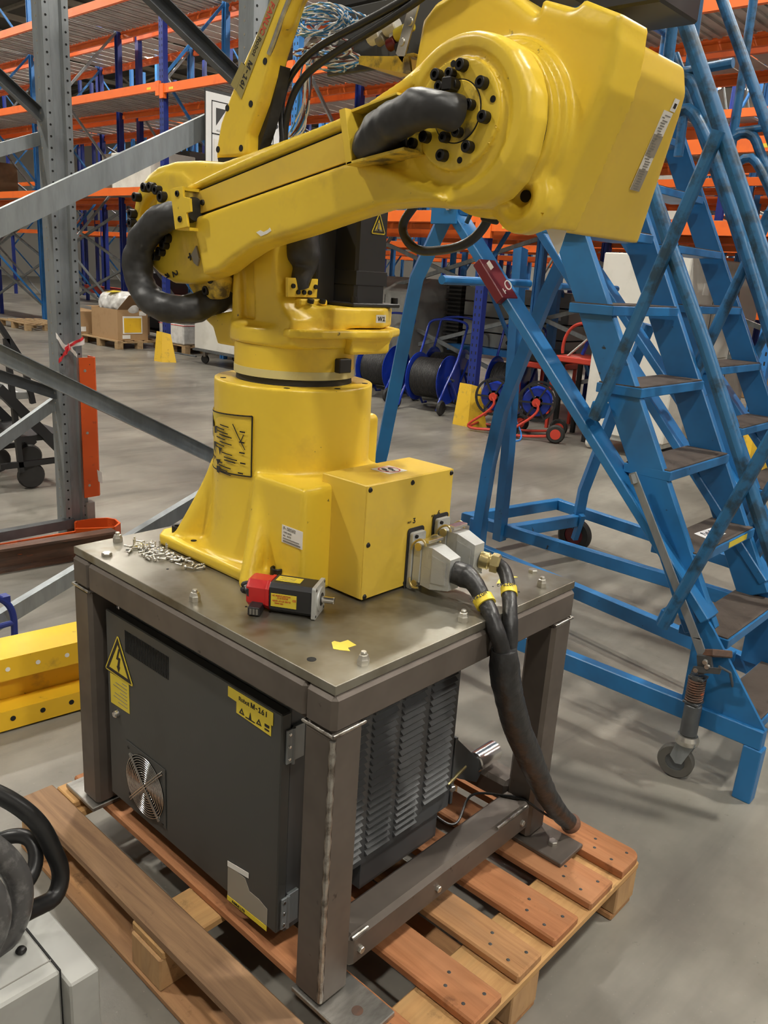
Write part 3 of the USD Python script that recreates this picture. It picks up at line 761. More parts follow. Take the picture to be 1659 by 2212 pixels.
# ------------------------------------------------------------------ the yellow robot
JX, JY = .376, .553                      # J1 axis
J2 = np.array([.80, 1.548]); J3 = np.array([.0, 1.702])      # (y, z) of the shoulder and elbow axes
rb_ = thing('industrial_robot', 'worn yellow industrial robot arm bolted on top of the steel stand', 'robot', (JX, JY, ZT))

def f_base(P):
    fl = d_prism(P, [(.185, .335), (.58, .335), (.60, .36), (.60, .77), (.57, .80), (.19, .80), (.160, .77), (.160, .40)], 'z', ZT + .001, .848, .004)
    col = d_cyl(P, (JX, JY, .83), (JX, JY, 1.232), .1765, .004)
    skirt = d_cyl(P, (JX, JY, .83), (JX, JY, 1.00), .200, .01, .150)
    d = smin(col, skirt, .035)
    for a in (2.36, 3.66, -.78, .78):
        c, s = math.cos(a), math.sin(a)
        for q in (.175, .200, .225, .245, .262):
            d = smin(d, d_cap(P, np.array([JX + .16 * c, JY + .16 * s, 1.02]), np.array([JX + q * c, JY + q * s, .835]), .015, .015), .020)
    d = smin(d, fl, .016)
    d = smin(d, d_box(P, (.36, .40, .935), (.155, .080, .115), .010), .014)
    d = smin(d, d_box(P, (.50, .555, 1.02), (.098, .07, .125), .016), .02)
    return smax(d, ZT + .0008 - P[:, 2], .002)
base = obj('base', cast(f_base, (.12, .27, .80), (.64, .84, 1.26), .0055), 'robot_yellow', rb_, smooth=40)
for x, y in ((.201, .754), (.203, .392), (.56, .75), (.56, .39)):
    obj('anchor_bolt', lathe([(0, .008), (.0075, .008), (.0085, .017), (.0135, .018), (.0145, .0165), (.0145, 0), (0, 0)], (x, y, .8478), n=24), 'black_bolt', base)
for x, y, r in ((.195, .681, .007), (.195, .452, .0075), (.236, .372, .005)):
    obj('bolt_hole', lathe([(0, .0010), (r, .0010), (r, 0), (0, 0)], (x, y, .8478), n=18), 'black_gap', base)
for a in (3.9, 4.6, 5.4, 2.7, 0.3):
    obj('bolt_hole', lathe([(0, .0010), (.0065, .0010), (.0065, 0), (0, 0)], (JX + .160 * math.cos(a), JY + .160 * math.sin(a), 1.2318), n=18), 'black_gap', base)
# curved warning label on the column, one corner lifting
def curved(pts, R, z0, a0, t=.0012):
    """pts: polygon (arc length, height) on the column; returns a shell standing t proud."""
    P = Polygon(pts); tr = trimesh.creation.extrude_polygon(P.segmentize(.006), t, engine='earcut')
    v = np.asarray(tr.vertices); a = a0 + v[:, 0] / R
    r = R + v[:, 2] + .0006
    return np.stack([JX + r * np.cos(a), JY + r * np.sin(a), z0 + v[:, 1]], 1), np.asarray(tr.faces)
from shapely import affinity
LBL = Polygon([(.0, .004), (.202, .016), (.202, .142), (.02, .128), (-.012, .130)]).buffer(.003)
RC, LZ, LA = .1772, 1.026, 2.36
wl = obj('warning_label', curved(list(LBL.exterior.coords), RC, LZ, LA), 'sticker_yellow', base, 'scratched yellow warning label with a black border')
def strips(poly_list, R, t=.0007):
    return [curved(p, R, LZ, LA, t) for p in poly_list]
bd = [list(LBL.buffer(-.0003).exterior.coords)]
edge = LBL.difference(LBL.buffer(-.0026))
pieces = []
ec = np.asarray(LBL.buffer(-.0013).exterior.segmentize(.004).coords)
for p, q in zip(ec[:-1], ec[1:]):
    pieces.append(list(LineString([p, q]).buffer(.0014, cap_style=3).exterior.coords))
obj('label_border', [curved(p, RC + .0012, LZ, LA, .0005) for p in pieces], 'ink_black', wl, kind='stuff')
rg = random.Random(3)
bars = []
for k in range(15):
    y0 = .098 - .0075 * k
    bars.append(rect(rg.uniform(.03, .05), .0022, .105 + rg.uniform(-.03, .02), y0 + .012 + rg.uniform(-.001, .001)))
    if k % 3 == 0: bars.append(rect(.014, .003, .165 + rg.uniform(0, .012), y0 + .008))
bars += [[(.012, .112), (.030, .124), (.050, .104)], [(.022, .106), (.046, .112), (.060, .098), (.036, .094)], [(.020, .092), (.034, .090), (.048, .074), (.036, .076)], [(.066, .10), (.082, .104), (.080, .088), (.068, .086)], [(.060, .066), (.078, .068), (.070, .052), (.076, .040), (.062, .050)], [(.096, .058), (.108, .060), (.102, .044)], [(.062, .036), (.076, .034), (.068, .026)], [(.082, .030), (.106, .034), (.090, .018)], [(.084, .016), (.104, .018), (.098, .002), (.086, .002)], [(.046, .034), (.056, .036), (.048, .014)], [(.150, .120), (.152, .121), (.188, .07), (.186, .07)], [(.182, .102), (.184, .102), (.176, .086), (.174, .086)]]
obj('label_marks', [curved(p, RC + .0012, LZ, LA, .0005) for p in bars], 'ink_black', wl, kind='stuff')
# white data plate and pencil writing on the boss
dp = obj('data_plate', decal(rect(.064, .038), (.2046, .381, .9255), (0, -1, 0), (0, 0, 1)), 'sticker_white', base, 'white printed data plate')
obj('plate_text', [text('F-30182', .0062, (.2036, .376, .9545), (0, -1, 0), (0, 0, 1), True, .0004), text('TYPE A05B', .0034, (.2036, .376, .9470), (0, -1, 0), (0, 0, 1), False, .0004), text('NO.   DATE', .0034, (.2036, .376, .9400), (0, -1, 0), (0, 0, 1), False, .0004),
                   decal(rect(.050, .0016), (.2036, .376, .9350), (0, -1, 0), (0, 0, 1)), decal(rect(.054, .0030), (.2036, .376, .9285), (0, -1, 0), (0, 0, 1))], 'ink_grey', dp)
# slewing ring and turret
tr_ = obj('slew_ring', lathe([(0, 1.312), (.1335, 1.312), (.1335, 1.2625), (0, 1.2625)], (JX, JY, 0), n=96), 'robot_yellow', rb_)
obj('ring_band', lathe([(0, 1.2632), (.1345, 1.2632), (.1345, 1.246), (0, 1.246)], (JX, JY, 0), n=96), 'pale_ring', tr_, 'pale dust band')
obj('ring_seal', lathe([(0, 1.2465), (.128, 1.2465), (.130, 1.228), (0, 1.228)], (JX, JY, 0), n=96), 'black_rubber', tr_)
def f_turret(P):
    d = d_cyl(P, (JX, JY, 1.312), (JX, JY, 1.348), .1375, .006)
    d = smin(d, d_prism(P, [(.315, .47), (.36, .415), (.50, .405), (.575, .45), (.60, .52), (.58, .62), (.50, .68), (.34, .66)], 'z', 1.355, 1.398, .006), .014)
    d = smin(d, d_cyl(P, (JX + .01, JY, 1.34), (JX + .03, JY - .01, 1.372), .125, .006), .02)
    fork = d_prism(P, [(.640, 1.318), (.640, 1.40), (.634, 1.49), (.70, 1.60), (.50, 1.60), (.498, 1.50), (.484, 1.415), (.462, 1.388), (.44, 1.37), (.44, 1.318)], 'x', .262, .345, .012)
    rec = d_prism(P, [(.607, 1.360), (.616, 1.484), (.566, 1.474), (.556, 1.360)], 'x', .240, .279, .003)
    fork = smax(fork, -rec, .005)
    d = smin(d, fork, .022)
    hub = d_cyl(P, (.270, J2[0], J2[1]), (.40, J2[0], J2[1]), .118, .01)
    web = d_prism(P, [(.62, 1.40), (.80, 1.43), (.80, 1.62), (.60, 1.62)], 'x', .285, .345, .012)
    d = smin(smin(d, web, .02), hub, .02)
    lug = d_prism(P, [(.630, 1.296), (.625, 1.377), (.765, 1.352), (.722, 1.330), (.705, 1.296)], 'x', .275, .33, .006)
    return smin(d, lug, .01)
tu = obj('turret', cast(f_turret, (.20, .38, 1.28), (.64, .95, 1.69), .006), 'robot_yellow', rb_, smooth=40)
def f_plat(P):
    d = d_prism(P, [(.255, .435), (.31, .395), (.50, .385), (.585, .43), (.615, .49), (.60, .60), (.48, .66), (.30, .64)], 'z', 1.335, 1.352, .003)
    return smin(d, d_prism(P, [(.40, .40), (.52, .40), (.52, .44), (.40, .44)], 'z', 1.30, 1.345, .004), .012)
obj('stop_flange', cast(f_plat, (.22, .36, 1.28), (.64, .68, 1.37), .005), 'robot_yellow', tu, smooth=40)
obj('axis_marking', [text(s, .021, (JX - .138 * math.cos(a) , JY - .138 * math.sin(a), 1.3335), (math.sin(a), -math.cos(a), 0), (0, 0, 1), True, .0008) for s, a in (('-', .42), ('J', .575), ('1', .70), ('-', .80), ('+', .96))], 'ink_black', tu)
obj('stop_block', box(.372, .408, .404, .432, 1.262, 1.292, .002), 'black_rubber', tu)
# J1 motor standing on the turret
mt = obj('turn_motor', prism(Polygon([(.452, .442), (.534, .442), (.540, .448), (.540, .534), (.534, .540), (.452, .540), (.446, .534), (.446, .448)]), 'z', 1.406, 1.66, .002), 'black_motor', rb_, 'black upright turn motor')
obj('motor_joint', prism(Polygon([(.4445, .4405), (.5415, .4405), (.5415, .5415), (.4445, .5415)]), 'z', 1.444, 1.474, .001), 'black_motor', mt)
obj('motor_flange', box(.425, .575, .425, .56, 1.3985, 1.407, .002), 'black_motor', mt)
for x, y in ((.565, .435), (.436, .435), (.565, .55)):
    obj('bolt', lathe([(0, .014), (.0075, .014), (.008, .012), (.008, 0), (0, 0)], (x, y, 1.406), n=14), 'black_bolt', mt)
tri = Polygon([(.0, .0), (.034, .0), (.017, .034)])
t1 = obj('warning_triangle', decal(tri.buffer(.004), (.489, .4415, 1.556), (1, 0, 0), (0, 0, 1)), 'sticker_yellow', mt)
obj('triangle_border', decal(tri.buffer(.001).difference(tri.buffer(-.0022)), (.489, .4405, 1.556), (1, 0, 0), (0, 0, 1)), 'ink_black', t1)
obj('triangle_sign', [decal([(.013, .004), (.019, .004), (.018, .020), (.014, .020)], (.489, .4405, 1.556), (1, 0, 0), (0, 0, 1)), decal([(.008, .003), (.027, .003), (.027, .006), (.008, .006)], (.489, .4405, 1.556), (1, 0, 0), (0, 0, 1))], 'ink_grey', t1)
ws = obj('wire_tag', decal(rect(.026, .017), (.470, .3996, 1.368), (1, -.18, 0), (0, 0, 1)), 'sticker_white', tu)
obj('tag_text', text('W1', .009, (.474, .3980, 1.372), (1, -.18, 0), (0, 0, 1), True, .0004), 'ink_black', ws)
# connector block and sleeve standing behind the arm
cb = obj('connector_block', [box(.268, .300, .50, .56, 1.414, 1.452, .002)], 'robot_yellow', rb_)
obj('connector_face', prism([(.276, 1.414), (.356, 1.414), (.358, 1.452), (.340, 1.452), (.334, 1.436), (.302, 1.436), (.296, 1.452), (.274, 1.452)], 'y', .466, .474, .0015), 'robot_yellow', cb)
obj('connector_foot', box(.300, .378, .455, .50, 1.3975, 1.411, .003), 'robot_yellow', cb)
for x, z in ((.288, 1.436), (.350, 1.436), (.302, 1.424), (.318, 1.424), (.334, 1.424)):
    obj('screw', lathe([(0, .004), (.0045, .004), (.005, 0), (0, 0)], (x, .466, z), (0, -1, 0), 14), 'black_bolt', cb)
for x in (.325, .358):
    obj('screw', lathe([(0, .008), (.007, .008), (.007, 0), (0, 0)], (x, .452, 1.404), (0, -.3, 1), 14), 'black_bolt', cb)
sp = spline([(.330, .49, 1.60), (.332, .488, 1.56), (.328, .484, 1.51), (.330, .482, 1.47), (.320, .478, 1.452), (.318, .474, 1.430)], 30)
obj('cable_sleeve', tube(sp, np.interp(np.linspace(0, 1, 30), [0, .35, .6, .72, .8, 1], [.026, .033, .036, .027, .022, .017]), 20), 'black_sleeve', rb_)
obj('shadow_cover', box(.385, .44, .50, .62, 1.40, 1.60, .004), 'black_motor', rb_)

# lower arm casting
OUT = [(.925, 1.592), (.906, 1.625), (.873, 1.65), (.833, 1.665), (.769, 1.673), (.685, 1.672), (.604, 1.666), (.486, 1.685), (.222, 1.732), (.150, 1.762), (.078, 1.80), (.045, 1.813), (.013, 1.820), (-.018, 1.821), (-.055, 1.811), (-.088, 1.792), (-.110, 1.765), (-.123, 1.735), (-.127, 1.70), (-.121, 1.651), (-.106, 1.617), (-.082, 1.594), (-.043, 1.580), (.018, 1.580), (.084, 1.584), (.152, 1.581), (.241, 1.562), (.346, 1.537), (.481, 1.509), (.545, 1.481), (.598, 1.454), (.651, 1.436), (.721, 1.423), (.779, 1.422), (.831, 1.436), (.88, 1.468), (.915, 1.512), (.929, 1.555)]
BEL = [(.652, 1.56), (.536, 1.584), (.23, 1.645), (.202, 1.649), (.165, 1.645), (.102, 1.629), (.057, 1.612), (.02, 1.60), (.004, 1.586), (.071, 1.585), (.138, 1.581), (.225, 1.561), (.329, 1.536), (.462, 1.508), (.526, 1.481), (.577, 1.454), (.628, 1.445), (.644, 1.495), (.66, 1.531)]
RAIL = [(.708, 1.618), (.58, 1.650), (.349, 1.700), (.216, 1.728), (.115, 1.766), (.088, 1.776), (.090, 1.756), (.206, 1.712), (.361, 1.679), (.688, 1.611)]
J2B = np.array([.845, 1.548])
def f_arm(P):
    d = d_prism(P, OUT, 'x', .207, .256, .012)
    rim = d_cyl(P, (.2, J3[0], J3[1]), (.2585, J3[0], J3[1]), .1185, .009)
    d = smin(d, rim, .012)
    d = smin(d, d_prism(P, BEL, 'x', .181, .24, .011), .016)
    d = smin(d, d_prism(P, RAIL, 'x', .192, .24, .006), .008)
    lobe = d_prism(P, [(.70, 1.630), (.735, 1.648), (.80, 1.652), (.86, 1.640), (.905, 1.615), (.925, 1.57), (.92, 1.51), (.88, 1.468), (.82, 1.442), (.74, 1.446), (.705, 1.47), (.735, 1.53), (.73, 1.59)], 'x', .2035, .24, .006)
    d = smin(d, lobe, .010)
    d = smax(d, -d_cyl(P, (.15, J2B[0], J2B[1]), (.224, J2B[0], J2B[1]), .058, .004), .010)
    d = smin(d, d_cap(P, np.array([.216, .80, 1.59]), np.array([.214, .86, 1.52]), .022), .012)
    disc = d_cyl(P, (.1945, J3[0], J3[1] + .006), (.24, J3[0], J3[1] + .006), .0785, .002)
    groove = np.maximum(d_cyl(P, (.196, J3[0], J3[1]), (.204, J3[0], J3[1]), .094, .002), -d_cyl(P, (.1, J3[0], J3[1] + .006), (.3, J3[0], J3[1] + .006), .0785))
    d = smax(d, -groove, .008)
    return np.minimum(d, disc)
arm = obj('lower_arm', cast(f_arm, (.165, -.15, 1.40), (.28, .95, 1.84), .005), 'robot_yellow', rb_, smooth=40)
COV = [(.676, 1.607), (.206, 1.706), (.197, 1.656), (.240, 1.649), (.655, 1.567), (.670, 1.580)]
cv = obj('arm_cover', prism(COV, 'x', .1965, .2005, .0012), 'robot_yellow_cover', arm, 'long flat cover strip')
obj('cover_gap', prism(Polygon(COV).buffer(.0035), 'x', .2004, .2062), 'black_gap', cv)
for y, z in ((.232, 1.680), (.647, 1.588)):
    obj('screw', lathe([(0, .004), (.005, .004), (.006, 0), (0, 0)], (.1965, y, z), (-1, 0, 0), 14), 'black_bolt', cv)
def sock(y, z, x=.1945, r=.0088, h=.013, par=None, name='bolt'):
    return obj(name, lathe([(0, h - .006), (r * .5, h - .006), (r * .5, h), (r * .9, h), (r, h - .001), (r, 0), (0, 0)], (x, y, z), (-1, 0, 0), 18), 'black_bolt', par or arm)
for y, z in ((.038, 1.764), (-.008, 1.773), (-.048, 1.746), (-.057, 1.700), (-.032, 1.661), (.016, 1.651), (.053, 1.679)):
    sock(y, z)
cc = obj('centre_cap', lathe([(0, .003), (.0415, .003), (.043, .0015), (.043, 0), (0, 0)], (.1945, -.002, 1.712), (-1, 0, 0), 48), 'robot_yellow_grimy', arm, 'grimy round centre cap')
obj('cap_edge', lathe([(.0428, .0012), (.0445, .0012), (.0445, 0), (.0428, 0)], (.1945, -.002, 1.712), (-1, 0, 0), 48), 'black_gap', cc)
for y, z in ((.001, 1.747), (.010, 1.763), (.028, 1.747), (-.031, 1.718), (-.012, 1.682), (.012, 1.676)):
    sock(y, z, .1915, .0078, .012, cc)
obj('clamp_block', box(.170, .1915, -.004, .014, 1.737, 1.756, .002), 'black_bolt', cc)
for y, z in ((.013, 1.778), (-.066, 1.724), (-.014, 1.644)):
    obj('bolt_hole', lathe([(0, .0008), (.0048, .0008), (.0048, 0), (0, 0)], (.1945, y, z), (-1, 0, 0), 16), 'black_gap', arm)
# shoulder bolts: one ring, some of it behind the sleeve
for k, a in enumerate((79, 98, 116, 135, 46, 14, -2, 206, 219, 236, 254, 274, 294, 316)):
    sock(J2B[0] + .0735 * math.cos(math.radians(a)), J2B[1] + .0735 * math.sin(math.radians(a)), .205, .0100 if k != 3 else .0118, .018)
def mk(s, h, y, z, a):      # writing turned by angle a on the arm face, seen from the camera side
    ey_, ez_ = np.array([0, -math.cos(a), math.sin(a)]), np.array([0, math.sin(a), math.cos(a)])
    m_ = meshkit.text_mesh(s, h, .0008, True); m_.apply_translation([-m_.bounds[1][0] / 2, -h / 2, 0])
    return place(m_, (.2036, y, z), ey_, ez_)
obj('axis_marking', mk('+', .022, .705, 1.482, .3), 'ink_black', arm)
obj('axis_marking', mk('J2', .019, .763, 1.452, -1.2), 'ink_black', arm)
for y, z, a in ((.736, 1.470, -2.3), (.797, 1.440, -.2)):
    obj('axis_marking', [mk('-', .024, y, z, a), mk('>', .016, y - .009 * math.cos(a), z + .009 * math.sin(a), a)], 'ink_black', arm)
obj('inspection_plate', prism([(.699, 1.484), (.681, 1.503), (.670, 1.478), (.676, 1.462), (.689, 1.468)], 'x', .2025, .2065), 'sticker_grey', arm)
# clamp bracket by the shoulder
cl = obj('sleeve_clamp', prism([(.701, 1.610), (.658, 1.615), (.655, 1.595), (.632, 1.592), (.629, 1.567), (.645, 1.564), (.639, 1.538), (.685, 1.532)], 'x', .154, .160, .0015), 'robot_yellow', arm)
obj('clamp_leg', [box(.160, .2065, .642, .684, 1.531, 1.537), box(.160, .2065, .660, .700, 1.608, 1.614)], 'robot_yellow', cl)
for y, z in ((.674, 1.601), (.665, 1.552)):
    sock(y, z, .154, .0062, .003, cl, 'screw')
# open clamp box by the elbow
cb2 = obj('sleeve_box', [prism([(.208, 1.722), (.194, 1.724), (.172, 1.640), (.186, 1.638)], 'x', .150, .205, .001), prism([(.186, 1.638), (.184, 1.643), (.062, 1.660), (.060, 1.655)], 'x', .150, .205, .001), prism([(.208, 1.722), (.207, 1.717), (.096, 1.738), (.097, 1.742)], 'x', .165, .207, .001)], 'robot_yellow_grimy', arm)
obj('box_tab', prism([(.085, 1.656), (.060, 1.653), (.064, 1.686), (.090, 1.688)], 'x', .190, .195, .001), 'robot_yellow_grimy', cb2)
obj('box_inside', prism([(.190, 1.716), (.176, 1.648), (.096, 1.660), (.106, 1.730)], 'x', .1945, .2), 'black_gap', cb2)
sock(.076, 1.671, .190, .0078, .009, cb2)
for y, z in ((.206, 1.708), (.190, 1.650)):
    obj('screw', lathe([(0, .006), (.006, .006), (.0065, 0), (0, 0)], (.172, y, z), (0, 1, .15), 12), 'black_bolt', cb2)
obj('paint_chip', [prism([(.452, 1.532), (.440, 1.536), (.43, 1.533), (.418, 1.537), (.412, 1.541), (.408, 1.535), (.42, 1.530), (.438, 1.525)], 'x', .1800, .1808)], 'sticker_white', arm)
# black sleeves
def wrinkle(path, r, n, amp, seed, segs=24):
    V, F = tube(path, r, segs)
    q = fbm(V * n, 3, seed) - .5
    C = np.repeat(path, segs, 0); C = np.vstack([C, path[:1], path[-1:]])
    D = V - C; L_ = np.linalg.norm(D, axis=1, keepdims=True) + 1e-9
    return V + D / L_ * (q * amp)[:, None], F
p = spline([(.178, .165, 1.668), (.165, .130, 1.682), (.152, .085, 1.698), (.148, .040, 1.708), (.156, .002, 1.710), (.178, -.010, 1.706)], 60)
obj('elbow_sleeve', wrinkle(p, np.interp(np.linspace(0, 1, 60), [0, .2, .5, .8, 1], [.028, .034, .030, .028, .026]), 26, .012, 4), 'black_sleeve', rb_, 'black wrinkled sleeve at the elbow')
p = spline([(.184, .655, 1.574), (.180, .700, 1.568), (.172, .755, 1.552), (.166, .812, 1.522), (.166, .852, 1.474), (.168, .848, 1.420), (.174, .800, 1.378), (.196, .745, 1.366), (.238, .718, 1.377), (.285, .705, 1.397), (.33, .690, 1.410)], 120)
obj('shoulder_sleeve', wrinkle(p, np.interp(np.linspace(0, 1, 120), [0, .12, .3, 1], [.022, .027, .032, .030]), 26, .016, 7), 'black_sleeve', rb_, 'black wrinkled sleeve looping round the shoulder')
def f_jbr(P):
    d = d_prism(P, [(.735, 1.388), (.700, 1.392), (.652, 1.40), (.640, 1.44), (.69, 1.462), (.74, 1.44), (.77, 1.42)], 'x', .240, .272, .008)
    return smin(d, d_cap(P, np.array([.255, .68, 1.425]), np.array([.255, .655, 1.47]), .020), .02)
jb = obj('shoulder_lug', cast(f_jbr, (.20, .55, 1.34), (.29, .82, 1.52), .0045), 'robot_yellow_grimy', rb_, smooth=40)
for y, z in ((.672, 1.437), (.690, 1.412)):
    sock(y, z, .240, .010, .010, jb)

# link rod rising from the arm
ROD = [(.657, 1.678), (.656, 1.700), (.643, 1.743), (.613, 1.790), (.580, 1.836), (.517, 1.910), (.490, 1.941), (.449, 1.990), (.40, 2.05), (.33, 2.05), (.372, 2.0), (.442, 1.934), (.487, 1.852), (.498, 1.817), (.518, 1.773), (.553, 1.718), (.554, 1.684), (.563, 1.676)]
def f_rod(P):
    d = d_prism(P, ROD, 'x', .235, .280, .007)
    return smin(d, d_cap(P, np.array([.250, .455, 1.905]), np.array([.250, .350, 2.06]), .010), .018)
rod = obj('link_rod', cast(f_rod, (.20, .34, 1.65), (.31, .72, 2.08), .005), 'robot_yellow', rb_, 'yellow link rod with the maker name')
obj('rod_underside', prism([(.556, 1.683), (.528, 1.735), (.500, 1.800), (.490, 1.838), (.505, 1.842), (.575, 1.690)], 'x', .262, .287), 'black_tape', rod)
obj('rod_pad', prism([(.655, 1.6785), (.562, 1.6765), (.566, 1.669), (.652, 1.670)], 'x', .238, .278), 'black_gap', rod)
e1 = np.array([0, .082, -.118]); e1 /= np.linalg.norm(e1)      # down along the rod
e2 = np.array([0, abs(e1[2]), abs(e1[1])])                       # towards the upper left edge
RO = np.array([.2345, .500, 1.908])
def rdec(poly, o, t=.0006):
    return prism([(o[1] + a * e1[1] + b * e2[1], o[2] + a * e1[2] + b * e2[2]) for a, b in poly], 'x', o[0] - t, o[0])
band = obj('name_band', rdec([(-.09, -.012), (.146, -.012), (.142, .011), (-.09, .011)], RO), 'label_band', rod)
def rtext(s, h, a, bold): return text(s, h, RO + np.array([-.0007, 0, 0]) + e1 * a + e2 * (h * .5), e1, -e2, bold, .0005)
obj('name_text', [rtext('FANUC', .0125, -.034, True)], 'ink_red', band)
obj('name_text', [rtext('Robot', .0095, .030, False), rtext('M-16i', .0125, .076, True)], 'ink_black', band)
obj('band_patch', rdec([(.092, .0115), (.142, .0115), (.142, .033), (.092, .026)], RO), 'label_band', rod)
for y, z in ((.649, 1.694), (.573, 1.693), (.619, 1.769), (.544, 1.771), (.570, 1.839), (.503, 1.841)):
    obj('screw_hole', lathe([(0, .0008), (.0062, .0008), (.0062, 0), (0, 0)], (.2350, y, z), (-1, 0, 0), 16), 'black_gap', rod)
obj('scraped_edge', tube(spline([(.2365, .494, 1.852), (.236, .470, 1.888), (.236, .446, 1.925), (.237, .405, 1.970)], 20), .0050, 8), 'bare_steel', rod)

# upper arm casing and rear cover behind the elbow
CAS = [(.19, 1.888), (.162, 1.912), (.101, 1.929), (.05, 1.925), (-.003, 1.895), (-.035, 1.872), (-.043, 1.868), (-.049, 1.886), (-.119, 1.862), (-.180, 1.842), (-.186, 1.808), (-.178, 1.753), (-.104, 1.558), (-.062, 1.562), (-.028, 1.578), (.005, 1.59), (.12, 1.62), (.20, 1.70), (.205, 1.80)]
def f_cas(P):
    d = d_prism(P, CAS, 'x', .312, .47, .018)
    d = smin(d, d_prism(P, [(-.122, 1.874), (-.186, 1.846), (-.182, 1.815), (-.13, 1.83), (-.10, 1.855)], 'x', .315, .47, .010), .010)
    hub = d_cyl(P, (.2685, J3[0], J3[1]), (.33, J3[0], J3[1]), .121, .004)
    hub2 = d_cyl(P, (.290, J3[0], J3[1]), (.33, J3[0], J3[1]), .132, .006)
    d = smin(d, smin(hub, hub2, .005), .012)
    bump = d_cyl(P, (.284, -.066, 1.598), (.33, -.066, 1.598), .052, .012)
    d = smin(d, bump, .012)
    d = smin(d, np.maximum(d_cyl(P, (.278, -.066, 1.598), (.30, -.066, 1.598), .040, .004), -d_cyl(P, (.27, -.066, 1.598), (.31, -.066, 1.598), .028)), .006)
    d = smax(d, -d_cap(P, np.array([.262, -.070, 1.604]), np.array([.284, -.070, 1.603]), .017), .006)
    d = smax(d, -d_cap(P, np.array([.30, -.100, 1.585]), np.array([.31, -.06, 1.562]), .009), .012)
    return np.maximum(d, P[:, 0] - .4045)
cas = obj('upper_arm_casing', cast(f_cas, (.255, -.22, 1.52), (.43, .24, 1.95), .0055), 'robot_yellow', rb_, smooth=40)
obj('elbow_gap', lathe([(0, 0), (.1145, 0), (.1145, .014), (0, .014)], (.2565, *J3), (1, 0, 0), 64), 'black_gap', rb_)
obj('casing_bolt', lathe([(0, .006), (.009, .006), (.010, 0), (0, 0)], (.301, -.070, 1.603), (-1, 0, 0), 16), 'black_bolt', cas)
COVB = [(-.02, 1.885), (-.115, 1.855), (-.156, 1.838), (-.160, 1.80), (-.150, 1.765), (-.076, 1.556), (-.05, 1.566), (.02, 1.598), (.12, 1.64), (.18, 1.70), (.18, 1.86), (.08, 1.915)]
POCK = ((-.148, 1.757), (-.112, 1.655), (-.083, 1.574))
def f_cov(P):
    d = d_prism(P, COVB, 'x', .30, .80, .022)
    n = np.array([1, 0, .28]); n = n / np.linalg.norm(n)
    far = (P - np.array([.648, 0, 1.80])) @ n
    d = smax(d, far, .05)
    for y, z in POCK:
        d = smax(d, -d_cap(P, np.array([.395, y - .004, z]), np.array([.436, y - .012, z - .004]), .014), .005)
    return np.maximum(d, .4080 - P[:, 0])
cvb = obj('rear_cover', cast(f_cov, (.395, -.20, 1.50), (.76, .22, 1.95), .006), 'robot_yellow_cover', rb_, 'big smooth yellow rear cover', smooth=40)
for y, z in POCK:
    obj('cover_screw', lathe([(0, .009), (.007, .008), (.0105, .004), (.0115, -.004), (0, -.004)], (.4125, y + .006, z + .002), (1, -.5, -.15), 16), 'black_bolt', cvb)
obj('cover_seam', prism(Polygon([(a, b) for a, b in COVB]).buffer(-.0045), 'x', .4046, .4082), 'black_gap', cvb)
nz = np.array([0, -.946, -.324]); vv = np.array([0, .324, -.946]); xx = np.array([1.0, 0, 0])
RO2 = np.array([.562, -.1505, 1.766])
RO2 = RO2 + nz * (.0)
rp = obj('rating_strip', decal(rect(.034, .132), RO2, xx, vv, .0009, -.0009), 'sticker_white', cvb, 'long pale rating strip')
obj('strip_print', [decal(rect(.034, .036), RO2 + vv * .038, xx, vv, .0005, -.0015), decal(rect(.034, .036), RO2 + vv * .096, xx, vv, .0005, -.0015)], 'sticker_grey', rp)
rg = random.Random(2)
obj('small_print', [decal(rect(rg.uniform(.008, .02), .0016), RO2 + vv * (.006 + .0042 * k) + xx * rg.uniform(.002, .010), xx, vv, .0004, -.0019) for k in range(30)], 'ink_grey', rp, kind='stuff')
wt2 = obj('white_tag', decal(rect(.018, .020), RO2 + xx * .020 - vv * .022, xx, vv, .0009, -.0009), 'paper_white', cvb)
obj('tag_mark', decal(rect(.009, .008), RO2 + xx * .025 - vv * .015, xx, vv, .0004, -.0014), 'ink_black', wt2)

# opened wiring tray at the left end of the casing
tray = obj('wiring_tray', [box(.33, .44, .215, .345, 1.838, 1.844, .001), prism([(.345, 1.838), (.345, 1.852), (.222, 1.838), (.215, 1.812), (.23, 1.812)], 'x', .326, .331)], 'robot_yellow_grimy', rb_)
br = obj('tray_bracket', prism([(.206, 1.920), (.232, 1.912), (.254, 1.846), (.236, 1.828)], 'x', .326, .330, .0008), 'zinc_steel', rb_)
for y, z in ((.224, 1.892), (.240, 1.862)):
    obj('screw', lathe([(0, .003), (.006, .0025), (.007, 0), (0, 0)], (.326, y, z), (-1, 0, 0), 14), 'zinc_steel', br)
for k, (y, z, r, l, m) in enumerate(((.338, 1.884, .014, .03, 'sticker_white'), (.300, 1.893, .013, .03, 'paper_white'), (.272, 1.880, .012, .026, 'sticker_yellow'), (.256, 1.886, .009, .022, 'sticker_yellow'), (.318, 1.876, .010, .02, 'sticker_grey'), (.290, 1.866, .011, .02, 'dark_red'), (.268, 1.858, .010, .02, 'black_rubber'), (.285, 1.878, .007, .02, 'paper_white'))):
    obj('wire_plug', cyl((.345, y, z), (.345, y - l, z + .006), r, 14, .002), m, tray)
obj('tray_wall', box(.39, .40, .20, .50, 1.845, 1.96, .002), 'dark_machine', rb_)
